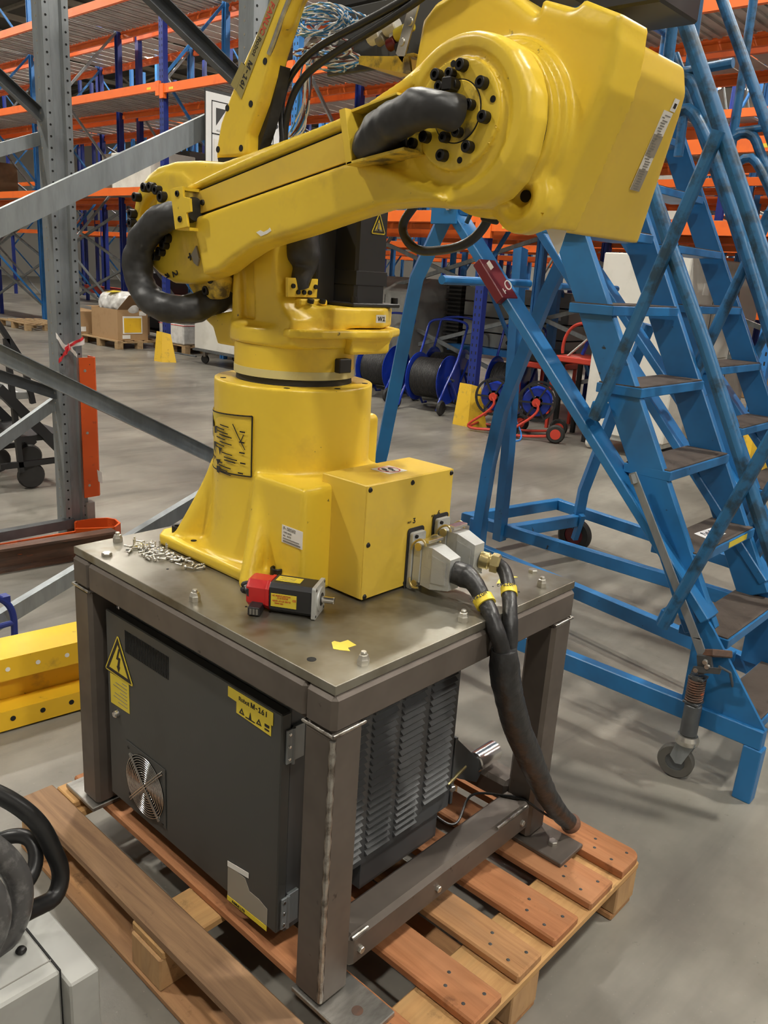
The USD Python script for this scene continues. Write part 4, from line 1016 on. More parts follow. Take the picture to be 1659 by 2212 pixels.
def coil(name, c, ry, rz_, turns, mat1, mat2, seed, rr=.0015):
    rg = random.Random(seed)
    for k in range(turns):
        a = np.linspace(0, 2 * PI, 72, endpoint=False)
        s1, s2, ph = ry * rg.uniform(.70, 1.1), rz_ * rg.uniform(.45, 1.15), rg.uniform(-.5, .5)
        cx, cy, cz = c[0] + rg.uniform(-.02, .02), c[1] + rg.uniform(-.018, .018), c[2] + rg.uniform(-.008, .008)
        y = cy + s1 * np.cos(a) * (1 + .05 * np.sin(3 * a + k)); z = cz + s2 * np.sin(a + ph) + .12 * s1 * np.cos(a)
        x = cx + .012 * np.sin(2 * a + k)
        base_ = np.stack([x, y, z], 1)
        tw = 11 * a
        for m, q in ((mat1, 0), (mat2, PI)):
            off = np.stack([np.cos(tw + q), np.zeros(72), np.sin(tw + q)], 1) * rr * .9
            obj('wire', tube(base_ + off, rr, 5, closed=True), m, name)
wb = obj('wire_tie', tube(np.stack([.335 + .012 * np.cos(np.linspace(0, 6.2, 14)), np.full(14, .425), 1.893 + .010 * np.sin(np.linspace(0, 6.2, 14))], 1), .002, 6, closed=True), 'sticker_white', rb_)
coil(rb_, (.345, .455, 1.926), .082, .026, 11, 'wire_blue', 'wire_white', 1)
coil(rb_, (.335, .425, 1.868), .075, .014, 4, 'wire_brown', 'wire_white', 2)
coil(rb_, (.335, .445, 1.862), .080, .018, 3, 'wire_blue', 'wire_white', 5)
rg = random.Random(8)
for k in range(8):
    y0 = .50 + rg.uniform(-.02, .03)
    p = spline([(.34, .46 + rg.uniform(-.02, .02), 1.875), (.335, y0, 1.85), (.33, y0 + rg.uniform(-.01, .01), 1.80), (.33, y0 + rg.uniform(.0, .03), 1.745), (.33, y0 + .045, 1.725)], 24)
    obj('wire', tube(p, .0016, 5), ('wire_brown', 'wire_white', 'wire_blue', 'wire_white')[k % 4], rb_)
obj('black_cable', tube(spline([(.300, .524, 1.680), (.300, .526, 1.735), (.300, .527, 1.795), (.298, .480, 1.845), (.295, .375, 1.880), (.292, .22, 1.912), (.29, .10, 1.95)], 60), .0068, 12), 'hose_black', rb_)
obj('black_cable', tube(spline([(.305, .518, 1.680), (.304, .520, 1.745), (.303, .490, 1.806), (.300, .411, 1.846), (.297, .293, 1.878), (.294, .16, 1.918), (.29, .06, 1.96)], 60), .0068, 12), 'hose_black', rb_)
obj('wrist_motor', box(.42, .56, .02, .22, 1.945, 2.15, .004), 'black_motor', rb_)
obj('wrist_motor', box(.40, .54, .30, .52, 1.965, 2.15, .004), 'black_motor', rb_)
obj('wrist_motor', box(.46, .60, -.17, -.03, 1.90, 2.10, .004), 'black_motor', rb_)
obj('drain_hose', tube(spline([(.33, .178, 1.62), (.33, .190, 1.592), (.33, .214, 1.557), (.33, .194, 1.527), (.33, .122, 1.518), (.33, .061, 1.533), (.33, .028, 1.562), (.33, .018, 1.585)], 60), .0082, 14), 'hose_black', rb_)
obj('hose_fitting', cyl((.33, .020, 1.566), (.33, .012, 1.598), .016, 12, .002), 'black_rubber', rb_)
obj('air_pipe', tube([(.35, .064, 1.61), (.35, .072, 1.588), (.35, .083, 1.566)], .004, 10), 'ladder_tube', rb_)
obj('paper_tag', prism([(-.048, 1.562), (-.090, 1.565), (-.078, 1.520)], 'x', .400, .4006), 'paper_white', rb_)

# connection box on the base
bx = obj('connection_box', box(.283, .557, .2225, .351, .826, 1.069, .002), 'robot_yellow_cover', rb_, 'yellow sheet-metal connection box')
obj('front_panel', box(.2835, .5565, .2192, .2226, .8265, 1.0685, .001), 'robot_yellow_cover', bx)
obj('box_gasket', box(.300, .54, .235, .345, .8212, .8262), 'black_gap', bx)
for x, z in ((.291, 1.060), (.419, 1.0565), (.549, 1.060), (.294, .944), (.292, .832), (.417, .833), (.546, .955)):
    obj('screw', lathe([(0, .0035), (.0035, .003), (.0058, 0), (0, 0)], (x, .2192, z), (0, -1, 0), 16), 'black_bolt', bx)
pl = obj('side_plate', prism([(.330, .840), (.385, .846), (.390, .995), (.384, 1.003), (.330, .999), (.322, .990), (.322, .846)], 'x', .264, .267, .0008), 'robot_yellow_cover', rb_)
for y, z in ((.378, .992), (.378, .918), (.378, .855)):
    obj('bolt', lathe([(0, .006), (.0058, .006), (.0062, 0), (0, 0)], (.264, y, z), (-1, 0, 0), 16), 'black_bolt', pl)
for y, z in ((.364, .989), (.364, .950), (.364, .915)):
    obj('bolt_hole', lathe([(0, .0005), (.003, .0005), (.003, 0), (0, 0)], (.264, y, z), (-1, 0, 0), 10), 'black_gap', pl)
ss = obj('no_step_sticker', prism(Polygon([(.392, .262), (.450, .262), (.450, .316), (.392, .316)]), 'z', 1.0692, 1.0699), 'sticker_white', bx, 'white sticker with red ring and two black footprints')
obj('red_ring', prism(Point(.421, .289).buffer(.0245, 24).difference(Point(.421, .289).buffer(.0215, 24)), 'z', 1.0698, 1.0703), 'ink_red', ss)
for dx, dy in ((-.007, .004), (.008, -.001)):
    ft = affinity.rotate(affinity.scale(Point(0, 0).buffer(1, 12), .0052, .0105), -25)
    hl = affinity.rotate(affinity.translate(affinity.scale(Point(0, 0).buffer(1, 12), .0038, .0042), 0, -.0165), -25, origin=(0, 0))
    obj('footprint', [prism(affinity.translate(q, .421 + dx, .293 + dy), 'z', 1.0698, 1.0703) for q in (ft, hl)], 'ink_black', ss)
obj('socket_marking', [text('3', .011, (.428, .2190, .9655), (1, 0, 0), (0, 0, 1), True), text('OUT', .0045, (.411, .2190, .9675), (1, 0, 0), (0, 0, 1)), text('4', .013, (.509, .2190, .9665), (1, 0, 0), (0, 0, 1), True), text('OUT', .0045, (.490, .2190, .9685), (1, 0, 0), (0, 0, 1))], 'ink_black', bx)

# the two heavy connectors and their taped cables
def connector(x0, label, zc):
    t = thing('cable_connector', label, 'connector', (x0, .219, zc), None)
    obj('socket_gasket', prism(Polygon(rect(.050, .140, x0 - .025, zc - .070)).buffer(-.006).buffer(.008, 4), 'y', .2165, .2188, .0006), 'black_rubber', t)
    obj('socket', prism(Polygon(rect(.044, .128, x0 - .022, zc - .064)).buffer(-.006).buffer(.006, 4), 'y', .206, .2164, .002), 'cast_aluminium', t)
    obj('socket_collar', box(x0 - .020, x0 + .020, .180, .206, zc - .044, zc + .044, .004), 'cast_aluminium', t)
    hd = obj('hood', hull([(x0 + sx * .020, .179, zc + sz * .044) for sx in (-1, 1) for sz in (-1, 1)] + [(x0 + sx * .021, .152, zc + sz * .046) for sx in (-1, 1) for sz in (-1, 1)] + [(x0 + sx * .017 + .003, .108, zc + sz * .034 - .004) for sx in (-1, 1) for sz in (-1, 1)]), 'cast_aluminium', t, smooth=False)
    obj('hood_panel', hull([(x0 - .0222, .150, zc + s * .030) for s in (-1, 1)] + [(x0 - .0180, .116, zc - .003 + s * .024) for s in (-1, 1)] + [(x0 - .0205, .150, zc + s * .030) for s in (-1, 1)] + [(x0 - .016, .116, zc - .003 + s * .024) for s in (-1, 1)]), 'cast_aluminium', hd, smooth=False)
    obj('lever', [tube(spline([(x0 + s * .0245, .205, zc + .030), (x0 + s * .0255, .195, zc + .050), (x0 + s * .0245, .178, zc + .058), (x0 + s * .0235, .168, zc + .046)], 14), .0026, 8) for s in (-1, 1)] + [cyl((x0 - .0255, .188, zc + .040), (x0 - .0225, .188, zc + .040), .009, 14)], 'brass_yellow', t)
    obj('lever_handle', box(x0 - .024, x0 + .024, .160, .178, zc + .053, zc + .060, .001), 'bright_steel', t)
    obj('lever', [tube(spline([(x0 + s * .0245, .205, zc - .034), (x0 + s * .0255, .195, zc - .052), (x0 + s * .0245, .180, zc - .050)], 12), .0026, 8) for s in (-1, 1)] + [cyl((x0 - .0255, .192, zc - .044), (x0 - .0225, .192, zc - .044), .008, 14)], 'brass_yellow', t)
    for z in (.056, -.056):
        obj('screw', lathe([(0, .004), (.004, .004), (.004, 0), (0, 0)], (x0 - .012, .206, zc + z), (0, -1, 0), 12), 'black_bolt', t)
    return t
c1 = connector(.440, 'grey metal connector nearer the camera, plugged into the yellow box', .884)
c2_ = connector(.522, 'grey metal connector with brass gland, further right on the yellow box', .900)
obj('gland', [lathe([(.014, 0), (.019, .002), (.019, .020), (.016, .024), (.016, .030)], (.534, .112, .893), (.45, -1, -.1), 24), lathe([(.017, .026), (.0215, .027), (.0215, .042), (.017, .046), (.012, .046)], (.534, .112, .893), (.45, -1, -.1), 6)], 'brass_yellow', c2_)
cbl = thing('robot_cable', 'black taped cable pair running from the two connectors over the stand edge to the pallet', 'cable', (.45, -.035, .15))
def taped(path, r, seed, amp=.004, segs=20):
    return wrinkle(path, r, 40, amp, seed, segs)
p1 = spline([(.444, .112, .884), (.452, .085, .880), (.452, .062, .872), (.446, .034, .850), (.436, .006, .832), (.428, -.016, .806), (.434, -.028, .775), (.442, -.033, .735)], 60)
obj('cable', taped(p1, np.interp(np.linspace(0, 1, 60), [0, .12, .22, .35, 1], [.024, .026, .020, .0175, .0165]), 3), 'black_tape', cbl)
p2 = spline([(.552, .078, .888), (.552, .066, .884), (.540, .040, .866), (.512, .012, .842), (.482, -.014, .812), (.468, -.028, .775), (.464, -.033, .735)], 60)
obj('cable', taped(p2, np.interp(np.linspace(0, 1, 60), [0, .2, 1], [.014, .0155, .0165]), 5), 'black_tape', cbl)
p3 = spline([(.446, -.031, .760), (.449, -.033, .730), (.458, -.035, .690), (.475, -.036, .650), (.520, -.037, .560), (.590, -.040, .450), (.668, -.046, .330), (.735, -.052, .245), (.790, -.058, .190)], 100)
obj('cable_sleeve', taped(p3, np.interp(np.linspace(0, 1, 100), [0, .05, .12, .5, .85, 1], [.026, .031, .031, .030, .024, .021]), 9, .005, 24), 'black_tape', cbl)
obj('cable_end', [tube([(.785, -.058, .192), (.800, -.059, .180), (.803, -.060, .174)], [.021, .026, .024], 20), tube(np.stack([.797 + .0 * np.arange(20), -.059 + .020 * np.cos(np.arange(20) * .314), .182 + .014 * np.sin(np.arange(20) * .314)], 1), .004, 6, closed=True)], 'rust_beam', cbl)
for pth, i, r in ((p1, 22, .0215), (p2, 18, .0175)):
    w = obj('cable_marker', tube(pth[i:i + 6], r, 20), 'sticker_yellow', cbl, 'yellow paper cable marker')
    T = pth[i + 5] - pth[i]; T /= np.linalg.norm(T)
    tv = CAM_POS - pth[i + 2]; tv -= T * (tv @ T); tv /= np.linalg.norm(tv)
    ex = np.cross(T, tv)
    obj('marker_text', text('R01493', .0072, pth[i + 2] + tv * (r + .0004) - ex * .014, ex, -T, True, .0006), 'ink_black', w)
solo('thin_cable', tube(spline([(.50, .14, .245), (.54, .10, .232), (.60, .115, .262), (.655, .06, .268), (.68, .02, .268), (.715, -.02, .235), (.74, -.05, .215), (.765, -.058, .195)], 50), .003, 8), 'hose_black', 'thin black cable from the controller across the lower rail to the taped cable end', 'cable')
# ------------------------------------------------------------------ blue mobile steps
def tread_xy(k): return 1.581 - .010 * k, -.369 + .127 * k, .237 * k
def steps(label, ox, oy, near):
    t = thing('mobile_steps', label, 'steps', (1.8 + ox, .5 + oy, 0), 'blue warehouse steps')
    O = np.array([ox, oy, 0.0])
    def B(p, q, w, h, up=(0, 0, 1), b=.003): return bar(np.array(p) + O, np.array(q) + O, w, h, up, b)
    def T(pts, r, n=12): return tube(np.array(pts) + O, r, n)
    for k in range(1, 10):
        x, y, z = tread_xy(k)
        x += ox; y += oy
        tr = obj('tread', [box(x, x + .475, y, y + .155, z - .034, z - .004, .002)], 'ladder_blue', t)
        obj('tread_board', box(x + .006, x + .469, y + .006, y + .150, z - .0039, z), 'tread_board', tr)
        if near and k == 3:
            obj('edge_sticker', box(x + .24, x + .40, y - .0012, y - .0004, z - .028, z - .008), 'sticker_yellow', tr)
    for s, xs in (('L', 1.535), ('R', 2.05)):
        dx = 1 if s == 'L' else -1
        obj('stringer', B((xs + .028 * dx, -.03, .475), (xs - .055 * dx * 0, .985, 2.37), .030, .105, (0, -1, .55)), 'ladder_blue', t)
        obj('strut', B((xs - .012 * dx, 1.075, 1.725), (xs + .005 * dx, -.055, .530), .030, .085, (0, 1, 1)), 'ladder_blue', t)
        obj('base_beam', B((xs, -.275, .215) if s == 'L' else (2.05, -.22, .190), (xs + .015, 1.52, .215) if s == 'L' else (2.33, 1.40, .190), .040, .062), 'ladder_blue', t)
        obj('foot', B((xs, -.255, .185), (xs + .006, -.250, .0), .045, .055, (0, 1, 0)), 'ladder_blue', t)
        obj('gusset', prism([(-.275, .245), (-.02, .245), (-.02, .56), (-.075, .50)] if s == 'L' else [(-.225, .215), (-.02, .215), (-.02, .56), (-.075, .50)], 'x', xs - .006, xs + .006) if not (ox or oy) else place(prism([(-.275, .245), (-.02, .245), (-.02, .56), (-.075, .50)], 'x', xs - .006, xs + .006), O, (1, 0, 0), (0, 1, 0)), 'ladder_blue', t)
        obj('rear_upright', B((xs, 1.03, 1.68), (xs, .96, 2.36), .05, .045, (0, 1, 0)), 'ladder_blue', t)
        # handrail: top rail, mid rail and two posts
        xr = xs - .035 * dx
        if s == 'L':
            obj('top_rail', T(spline([(xr, -.37, .84), (xr, -.31, 1.00), (xr, -.042, 1.555), (xr, .131, 1.881), (xr, .322, 2.235), (xr, .66, 2.86), (xr, .74, 3.05), (xr, .76, 3.3)], 50), .021), 'ladder_tube', t)
            obj('mid_rail', T([(xr, -.36, .46), (xr, -.225, .74), (xr, -.093, .991), (xr, .088, 1.339), (xr, .227, 1.586), (xr, .31, 1.747), (xr, .50, 2.09), (xr, .66, 2.38)], .020), 'ladder_tube', t)
            posts = [((.385, 1.075), (.136, 1.890)), ((.060, .480), (-.20, 1.27))]
        else:
            xr = 2.035
            obj('top_rail', T(spline([(xr, .60, 2.12), (xr, .545, 2.165), (xr, .50, 2.155), (xr, .466, 2.108), (xr, .384, 1.974), (xr, .232, 1.673), (xr, .143, 1.474), (xr, .0, 1.19), (xr, -.15, .90)], 50), .021), 'ladder_tube', t)
            obj('mid_rail', T(spline([(xr - .02, .55, 2.01), (xr - .02, .520, 2.052), (xr - .02, .486, 2.060), (xr - .02, .440, 2.022), (xr - .02, .344, 1.872), (xr - .02, .217, 1.632), (xr - .02, .102, 1.403), (xr - .02, -.05, 1.10), (xr - .02, -.20, .80)], 50), .020), 'ladder_tube', t)
            posts = [((.330, 1.18), (.165, 1.74)), ((.03, .52), (-.15, 1.10))]
        for a, b in posts:
            obj('rail_post', T([(xr - .022 * dx, *a), (xr - .022 * dx, *b)], .019), 'ladder_tube', t)
            obj('post_clip', [B((xs - .034 * dx, a[0] - .018, a[1] + .022), (xs - .034 * dx, a[0] + .018, a[1] + .030), .05, .05)], 'ladder_blue', t)
        obj('guard_post', T([(xr, .58, 2.0), (xr, .60, 2.9)], .019), 'ladder_tube', t)
        obj('guard_post', T([(xr, .98, 2.36), (xr, .98, 3.2)], .019), 'ladder_tube', t)
    obj('platform', box(1.49 + ox, 2.01 + ox, .78 + oy, 1.30 + oy, 2.335, 2.37, .003), 'ladder_blue', t)
    for z in (2.62, 2.95):
        obj('guard_rail', T([(1.52, .98, z), (2.05, .98, z)], .018), 'ladder_tube', t)
    obj('guard_rail', T([(2.035, .36, 2.19), (2.035, .58, 2.175)], .016), 'ladder_tube', t)
    obj('cross_tie', B((1.54, -.03, .235), (2.06, .02, .215), .035, .04), 'ladder_blue', t)
    obj('cross_tube', T([(1.52, 1.075, 1.460), (2.10, 1.085, 1.464)], .016), 'ladder_blue', t)
    obj('rear_beam', B((1.55, 1.52, .205), (2.36, 1.40, .190), .045, .06), 'ladder_blue', t)
    if near:
        obj('rear_leg', T([(1.50, 1.045, 1.71), (1.50, 1.177, 1.461), (1.51, 1.30, .80), (1.53, 1.41, .40), (1.55, 1.50, .12)], .034, 4), 'ladder_blue', t)
        obj('leg_plate', box(1.462, 1.474, .99, 1.10, 1.645, 1.735, .002), 'ladder_blue', t)
        obj('pivot_bolt', lathe([(0, .010), (.012, .010), (.014, 0), (0, 0)], (1.462, 1.02, 1.70), (-1, 0, 0), 6), 'zinc_steel', t)
        obj('rear_leg', T([(2.10, .93, 1.58), (2.20, 1.05, 1.44), (2.30, 1.29, .90), (2.33, 1.35, .62), (2.36, 1.40, .16)], .036, 4), 'ladder_blue', t)
        obj('leg_foot', box(2.34, 2.41, 1.375, 1.44, .13, .33, .003), 'ladder_blue', t)
        tag = obj('red_tape', B((1.503, .885, 1.526), (1.503, .772, 1.406), .034, .090, (0, 1, 1)), 'dark_red', t, 'dark red label wrapped on the strut')
        d_ = np.array([0, -.113, -.120]); d_ /= np.linalg.norm(d_); u_ = np.array([0, -d_[2], d_[1]])
        o_ = np.array([1.4855, .828, 1.466])
        obj('tape_text', [text('L40', .034, o_ + d_ * .066 + u_ * .030, -u_, -d_, False, .0008)], 'paper_white', tag)
        obj('tape_patch', decal(rect(.062, .030), o_ - d_ * .034 + u_ * .031, -u_, -d_, .0008), 'sticker_white', tag)
        # paper on a tread, foot lever and sprung castor
        lv_ = obj('foot_lever', [T([(1.488, .236, .925), (1.488, .222, .899)], .012, 6), hull([(x, y, z) for x in (1.484, 1.490) for y, z in ((.246, .925), (.226, .935), (-.058, .476), (-.030, .474))]), hull([(x, y, z) for x in (1.484, 1.490) for y, z in ((-.058, .480), (-.030, .474), (-.100, .405), (-.075, .395))])], 'galv_steel', t, 'worn grey release lever')
        obj('lever_pad', B((1.48, -.085, .445), (1.55, -.12, .430), .05, .022, (0, .5, 1)), 'rust_beam', lv_)
        obj('pivot_plate', prism([(-.06, .43), (-.10, .44), (-.115, .395), (-.075, .37)], 'x', 1.470, 1.482), 'galv_dark', lv_)
        obj('link', [hull([(x, y, z) for x in (1.462, 1.468) for y, z in ((-.060, .395), (-.055, .375), (-.140, .420), (-.138, .400))]), T([(1.47, -.13, .42), (1.50, -.155, .40), (1.53, -.16, .35), (1.55, -.165, .30)], .004, 6)], 'galv_dark', lv_)
        for y, z in ((-.090, .420), (-.098, .408), (-.068, .385)):
            obj('bolt', lathe([(0, .008), (.007, .008), (.009, 0), (0, 0)], (1.468, y, z), (-1, 0, 0), 10), 'zinc_steel', lv_)
        ca = obj('castor_stem', [cyl((1.49, -.071, .215), (1.485, -.068, .365), .020, 18), box(1.465, 1.512, -.094, -.045, .268, .276, .001), box(1.467, 1.510, -.094, -.047, .352, .360, .001), cyl((1.489, -.072, .160), (1.489, -.072, .265), .026, 18, .003)], 'galv_dark', t, 'oily sprung castor stem')
        a = np.linspace(0, 9 * 2 * PI, 150)
        obj('spring', tube(np.stack([1.487 + .024 * np.cos(a), -.070 + .024 * np.sin(a), np.linspace(.278, .350, 150)], 1), .0032, 6), 'rust_beam', ca)
        obj('swivel_head', lathe([(0, .162), (.030, .158), (.036, .145), (.034, .130), (0, .126)], (1.489, -.072, 0), n=24), 'zinc_steel', ca)
        obj('fork', [prism([(-.105, .14), (-.05, .14), (-.035, .075), (-.055, .055), (-.075, .060)], 'x', x, x + .003) for x in (1.471, 1.504)], 'galv_steel', ca)
        wh = obj('castor_wheel', lathe([(.030, -.014), (.052, -.014), (.056, -.008), (.056, .008), (.052, .014), (.030, .014), (.030, -.014)], (1.489, -.050, .0565), (1, .15, 0), 36), 'grey_rubber', ca)
        obj('wheel_hub', lathe([(0, -.008), (.031, -.010), (.031, .010), (0, .008)], (1.489, -.050, .0565), (1, .15, 0), 24), 'galv_dark', wh)
    return t
stA = steps('nearer blue mobile steps with a red L40 label on the side strut', 0, 0, True)
stB = steps('farther blue mobile steps behind the L40 steps', 1.09, .176, False)
obj('rear_leg', tube([(2.66, 1.52, 1.62), (2.60, 1.47, 1.40), (2.60, 1.43, .64), (2.62, 1.44, .16)], .036, 4), 'ladder_blue', stB)
obj('rear_leg', tube([(3.20, 1.06, 1.30), (3.20, 1.18, .86), (3.20, 1.30, .37), (3.20, 1.31, .20)], .036, 4), 'ladder_blue', stB)
obj('rear_beam', bar((2.62, 1.44, .20), (3.20, 1.30, .20), .05, .062, b=.003), 'ladder_blue', stB)
obj('castor_bracket', [bar((3.17, 1.27, .24), (3.19, 1.31, .085), .030, .03), bar((3.20, 1.33, .24), (3.22, 1.34, .085), .01, .03)], 'ladder_blue', stB)
w = obj('castor_wheel', lathe([(.055, -.020), (.086, -.020), (.098, -.012), (.10, 0), (.098, .012), (.086, .020), (.055, .020), (.055, -.020)], (3.215, 1.325, .1005), (1, .1, 0), 40), 'black_rubber', stB)
obj('wheel_hub', lathe([(0, -.012), (.03, -.018), (.056, -.014), (.056, .014), (0, .012)], (3.215, 1.325, .1005), (1, .1, 0), 28), 'dark_red', w)
x, y, z = tread_xy(3)
note = solo('paper_note', prism(Polygon([(x + .18, y + .045), (x + .30, y + .035), (x + .325, y + .095), (x + .205, y + .105)]), 'z', z + .0006, z + .0014), 'paper_white', 'white paper note with handwriting lying on a tread of the nearer steps', 'note')
obj('handwriting', tube(spline([(x + .215, y + .070, z + .002), (x + .232, y + .088, z + .002), (x + .236, y + .062, z + .002), (x + .252, y + .085, z + .002), (x + .262, y + .064, z + .002), (x + .272, y + .082, z + .002), (x + .285, y + .066, z + .002)], 40), .0011, 5), 'ink_black', note)

# ------------------------------------------------------------------ pallet racking
YP = [-4.3, -1.45, 1.40, 4.21, 7.09, 9.84, 12.75, 15.85, 18.8, 21.7, 24.6, 27.5]
LEV_A = [[1.97, 3.60, 4.9], [1.97, 3.60, 4.9], [1.97, 2.58, 3.60, 4.9], [2.05, 3.60, 4.9], [2.05, 3.66, 4.9], [2.37, 3.70, 4.9]] + [[2.37, 3.72, 4.9]] * 5
def beam_sec(): return [(-.025, -.055), (.025, -.055), (.025, .0), (.012, .012), (.012, .030), (.025, .042), (.025, .055), (-.025, .055)]
def rack(name, label, x0, x1, levels, near, z_top=6.6, kinds=None, i0=0, i1=None):
    ys = YP[i0:i1]
    t = thing(name, label, 'rack', (x0, ys[0], 0), None)
    for i, y in enumerate(ys):
        for xx, xd in ((x0, 1), (x1, -1)):
            m = (kinds or ['rack_blue'])[(i + (0 if xd == 1 else 1)) % len(kinds or ['rack_blue'])]
            up_ = obj('upright', prism([(xx, y - .05), (xx + .075 * xd, y - .05), (xx + .075 * xd, y - .022), (xx + .06 * xd, y - .022), (xx + .06 * xd, y + .022), (xx + .075 * xd, y + .022), (xx + .075 * xd, y + .05), (xx, y + .05)], 'z', .0, z_top), m, t)
            if near and xd == 1 and 1 <= i <= 8:
                obj('slots', [box(xx - .0012, xx + .001, y + s - .006, y + s + .006, z, z + .030) for z in np.arange(.35, 5.0, .075) for s in (-.026, .026)], 'black_gap', up_, kind='stuff')
        for k, z in enumerate(np.arange(.4, z_top - 1.2, 1.15)):
            a, b = ((x0 + .06, z), (x1 - .06, z + 1.1)) if k % 2 else ((x1 - .06, z), (x0 + .06, z + 1.1))
            obj('frame_brace', bar((a[0], y, a[1]), (b[0], y, b[1]), .03, .035), 'rack_blue' if i % 2 else 'galv_steel', t)
    for i in range(len(ys) - 1):
        a, b = ys[i] + .05, ys[i + 1] - .05
        for z in levels[min(i + i0, len(levels) - 1)]:
            for xx, s in ((x0 + .0, -1), (x1, 1)):
                bm = obj('beam', sect(beam_sec() if s == -1 else [(-p, q) for p, q in beam_sec()][::-1], (xx + .025 * s * -0, a, z), (xx, b, z)), 'rack_orange', t)
                if near and s == -1:
                    for yy in (a, b):
                        obj('beam_end', box(xx - .036, xx + .02, yy - .045, yy + .045, z - .12, z + .06), 'rack_orange', bm)
                    for yy in (a + .22, b - .22):
                        obj('load_sticker', box(xx - .0262, xx - .0252, yy - .05, yy + .05, z - .030, z + .0), 'sticker_yellow', bm)
            n = 9
            for k in range(n):
                ya = a + (b - a) * k / n; yb = a + (b - a) * (k + 1) / n - .022
                w = yb - ya
                sec = [(0, .0), (.035, .0), (.035, -.018), (.06, -.018), (.06, 0), (w * .5 - .02, 0), (w * .5 - .02, -.018), (w * .5 + .02, -.018), (w * .5 + .02, 0), (w - .035, 0), (w - .035, -.018), (w, -.018), (w, .004), (0, .004)]
                if near or k % 3 == 0:
                    if near:
                        obj('deck_panel', prism([(ya + p, z + .058 + q) for p, q in sec], 'y' if False else 'x', x0 + .03, x1 - .03), 'deck_grey', t)
            if not near:
                obj('deck', [prism([(a + (b - a) * k / n + p, z + .058 + q) for p, q in ((0, 0), (.28, 0), (.28, .006), (0, .006))], 'x', x0 + .03, x1 - .03) for k in range(n)], 'deck_grey', t, kind='stuff')
        if near:
            z1 = levels[min(i + i0, len(levels) - 1)][0] - .1
            for za, zb in ((.30, (z1 + .3) / 2), ((z1 + .3) / 2, z1)):
                obj('bay_brace', bar((x1 + .05, a, za), (x1 + .05, b, zb), .03, .045), 'galv_steel', t)
                obj('bay_brace', bar((x1 + .09, b, za), (x1 + .09, a, zb), .03, .045), 'galv_steel', t)
        else:
            obj('bay_brace', bar((x1 + .04, a, 2.5), (x1 + .04, b, 3.55), .03, .04), 'galv_steel', t)
    return t
rack('pallet_rack', 'front row of blue and orange pallet racking facing the aisle', 6.0, 7.1, LEV_A, True, 6.6, ['rack_blue', 'rack_navy'], 0, 10)
LEV_B = [[1.97, 2.9, 3.62, 4.95]] * 4 + [[2.05, 3.66, 4.95]] + [[2.4, 3.72, 4.95]]
rB = rack('pallet_rack', 'second row of racking standing back to back behind the front row', 7.40, 8.50, LEV_B, False, 6.4, ['rack_navy', 'rack_blue'])
LEV_C = [[1.2, 2.1, 3.0, 3.9, 5.0]] * 4 + [[2.0, 3.4, 5.0]]
rC = rack('pallet_rack', 'third row of racking beyond the far aisle', 11.6, 12.7, LEV_C, False, 6.4, ['rack_blue', 'rack_navy'])
for k, (x, lb) in enumerate(((13.0, 'fourth row of racking behind the third row'), (17.4, 'fifth row of racking deep in the hall'), (18.8, 'sixth row of racking deep in the hall'), (23.4, 'rearmost row of racking near the back wall'))):
    dup(rC if k % 2 else rB, (x, YP[0], 0), label=lb)

# yellow floor guards round the feet
def foot_guard(x, y, label):
    t = thing('column_guard', label, 'guard', (x, y, 0), 'yellow rack foot guards')
    obj('guard_body', hull([(x - .12, y - .10, 0), (x - .12, y + .10, 0), (x - .085, y - .075, .43), (x - .085, y + .075, .43), (x - .11, y - .10, 0), (x - .11, y + .10, 0), (x - .075, y - .075, .43), (x - .075, y + .075, .43)]), 'foot_yellow', t)
    for s_ in (-1, 1):
        obj('guard_wing', hull([(x - .12, y + s_ * .10, 0), (x + .06, y + s_ * .21, 0), (x - .085, y + s_ * .075, .43), (x + .04, y + s_ * .10, .40), (x - .11, y + s_ * .095, 0), (x + .06, y + s_ * .20, 0), (x - .078, y + s_ * .068, .43), (x + .04, y + s_ * .09, .40)]), 'foot_yellow', t)
    return t
for y, lb in ((4.21, 'yellow foot guard beside the blue cable reels'), (9.84, 'yellow foot guard right of the open cardboard box'), (15.85, 'yellow foot guard at the left edge of the photo'), (1.40, 'yellow foot guard seen between the treads of the steps'), (7.09, 'yellow foot guard behind the robot base')):
    foot_guard(6.0, y, lb)
solo('floor_block', [box(6.75, 7.4, 1.36, 1.72, .0, .30, .01)], 'foot_yellow', 'yellow floor-standing block under the racking behind the steps', 'block')

# ------------------------------------------------------------------ open box and neighbours on their pallets
def small_pallet(x0, y0, w, l, label, rz=0.0):
    t = thing('storage_pallet', label, 'pallet', (x0, y0, 0), None, None, rz)
    for k in range(5):
        a = x0 + k * (w - .1) / 4
        obj('deck_board', box(a, a + .1, y0, y0 + l, .115, .135, .002), 'wood_far', t)
    for yy in (y0, y0 + l / 2 - .05, y0 + l - .1):
        obj('stringer_board', box(x0, x0 + w, yy, yy + .1, .096, .1148, .002), 'wood_far', t)
        for a in (x0, x0 + w / 2 - .05, x0 + w - .1):
            obj('block', box(a, a + .1, yy, yy + .1, .0, .0958, .002), 'wood_far', t)
    return t
small_pallet(6.12, 11.38, .82, 1.25, 'small pallet under the open cardboard box')
small_pallet(6.10, 14.6, .80, 1.2, 'empty pallet on the floor farther left along the aisle')
ob = thing('cardboard_box', 'open brown cardboard box with a yellow label and plastic bag on top', 'box', (6.45, 11.85, .1355))
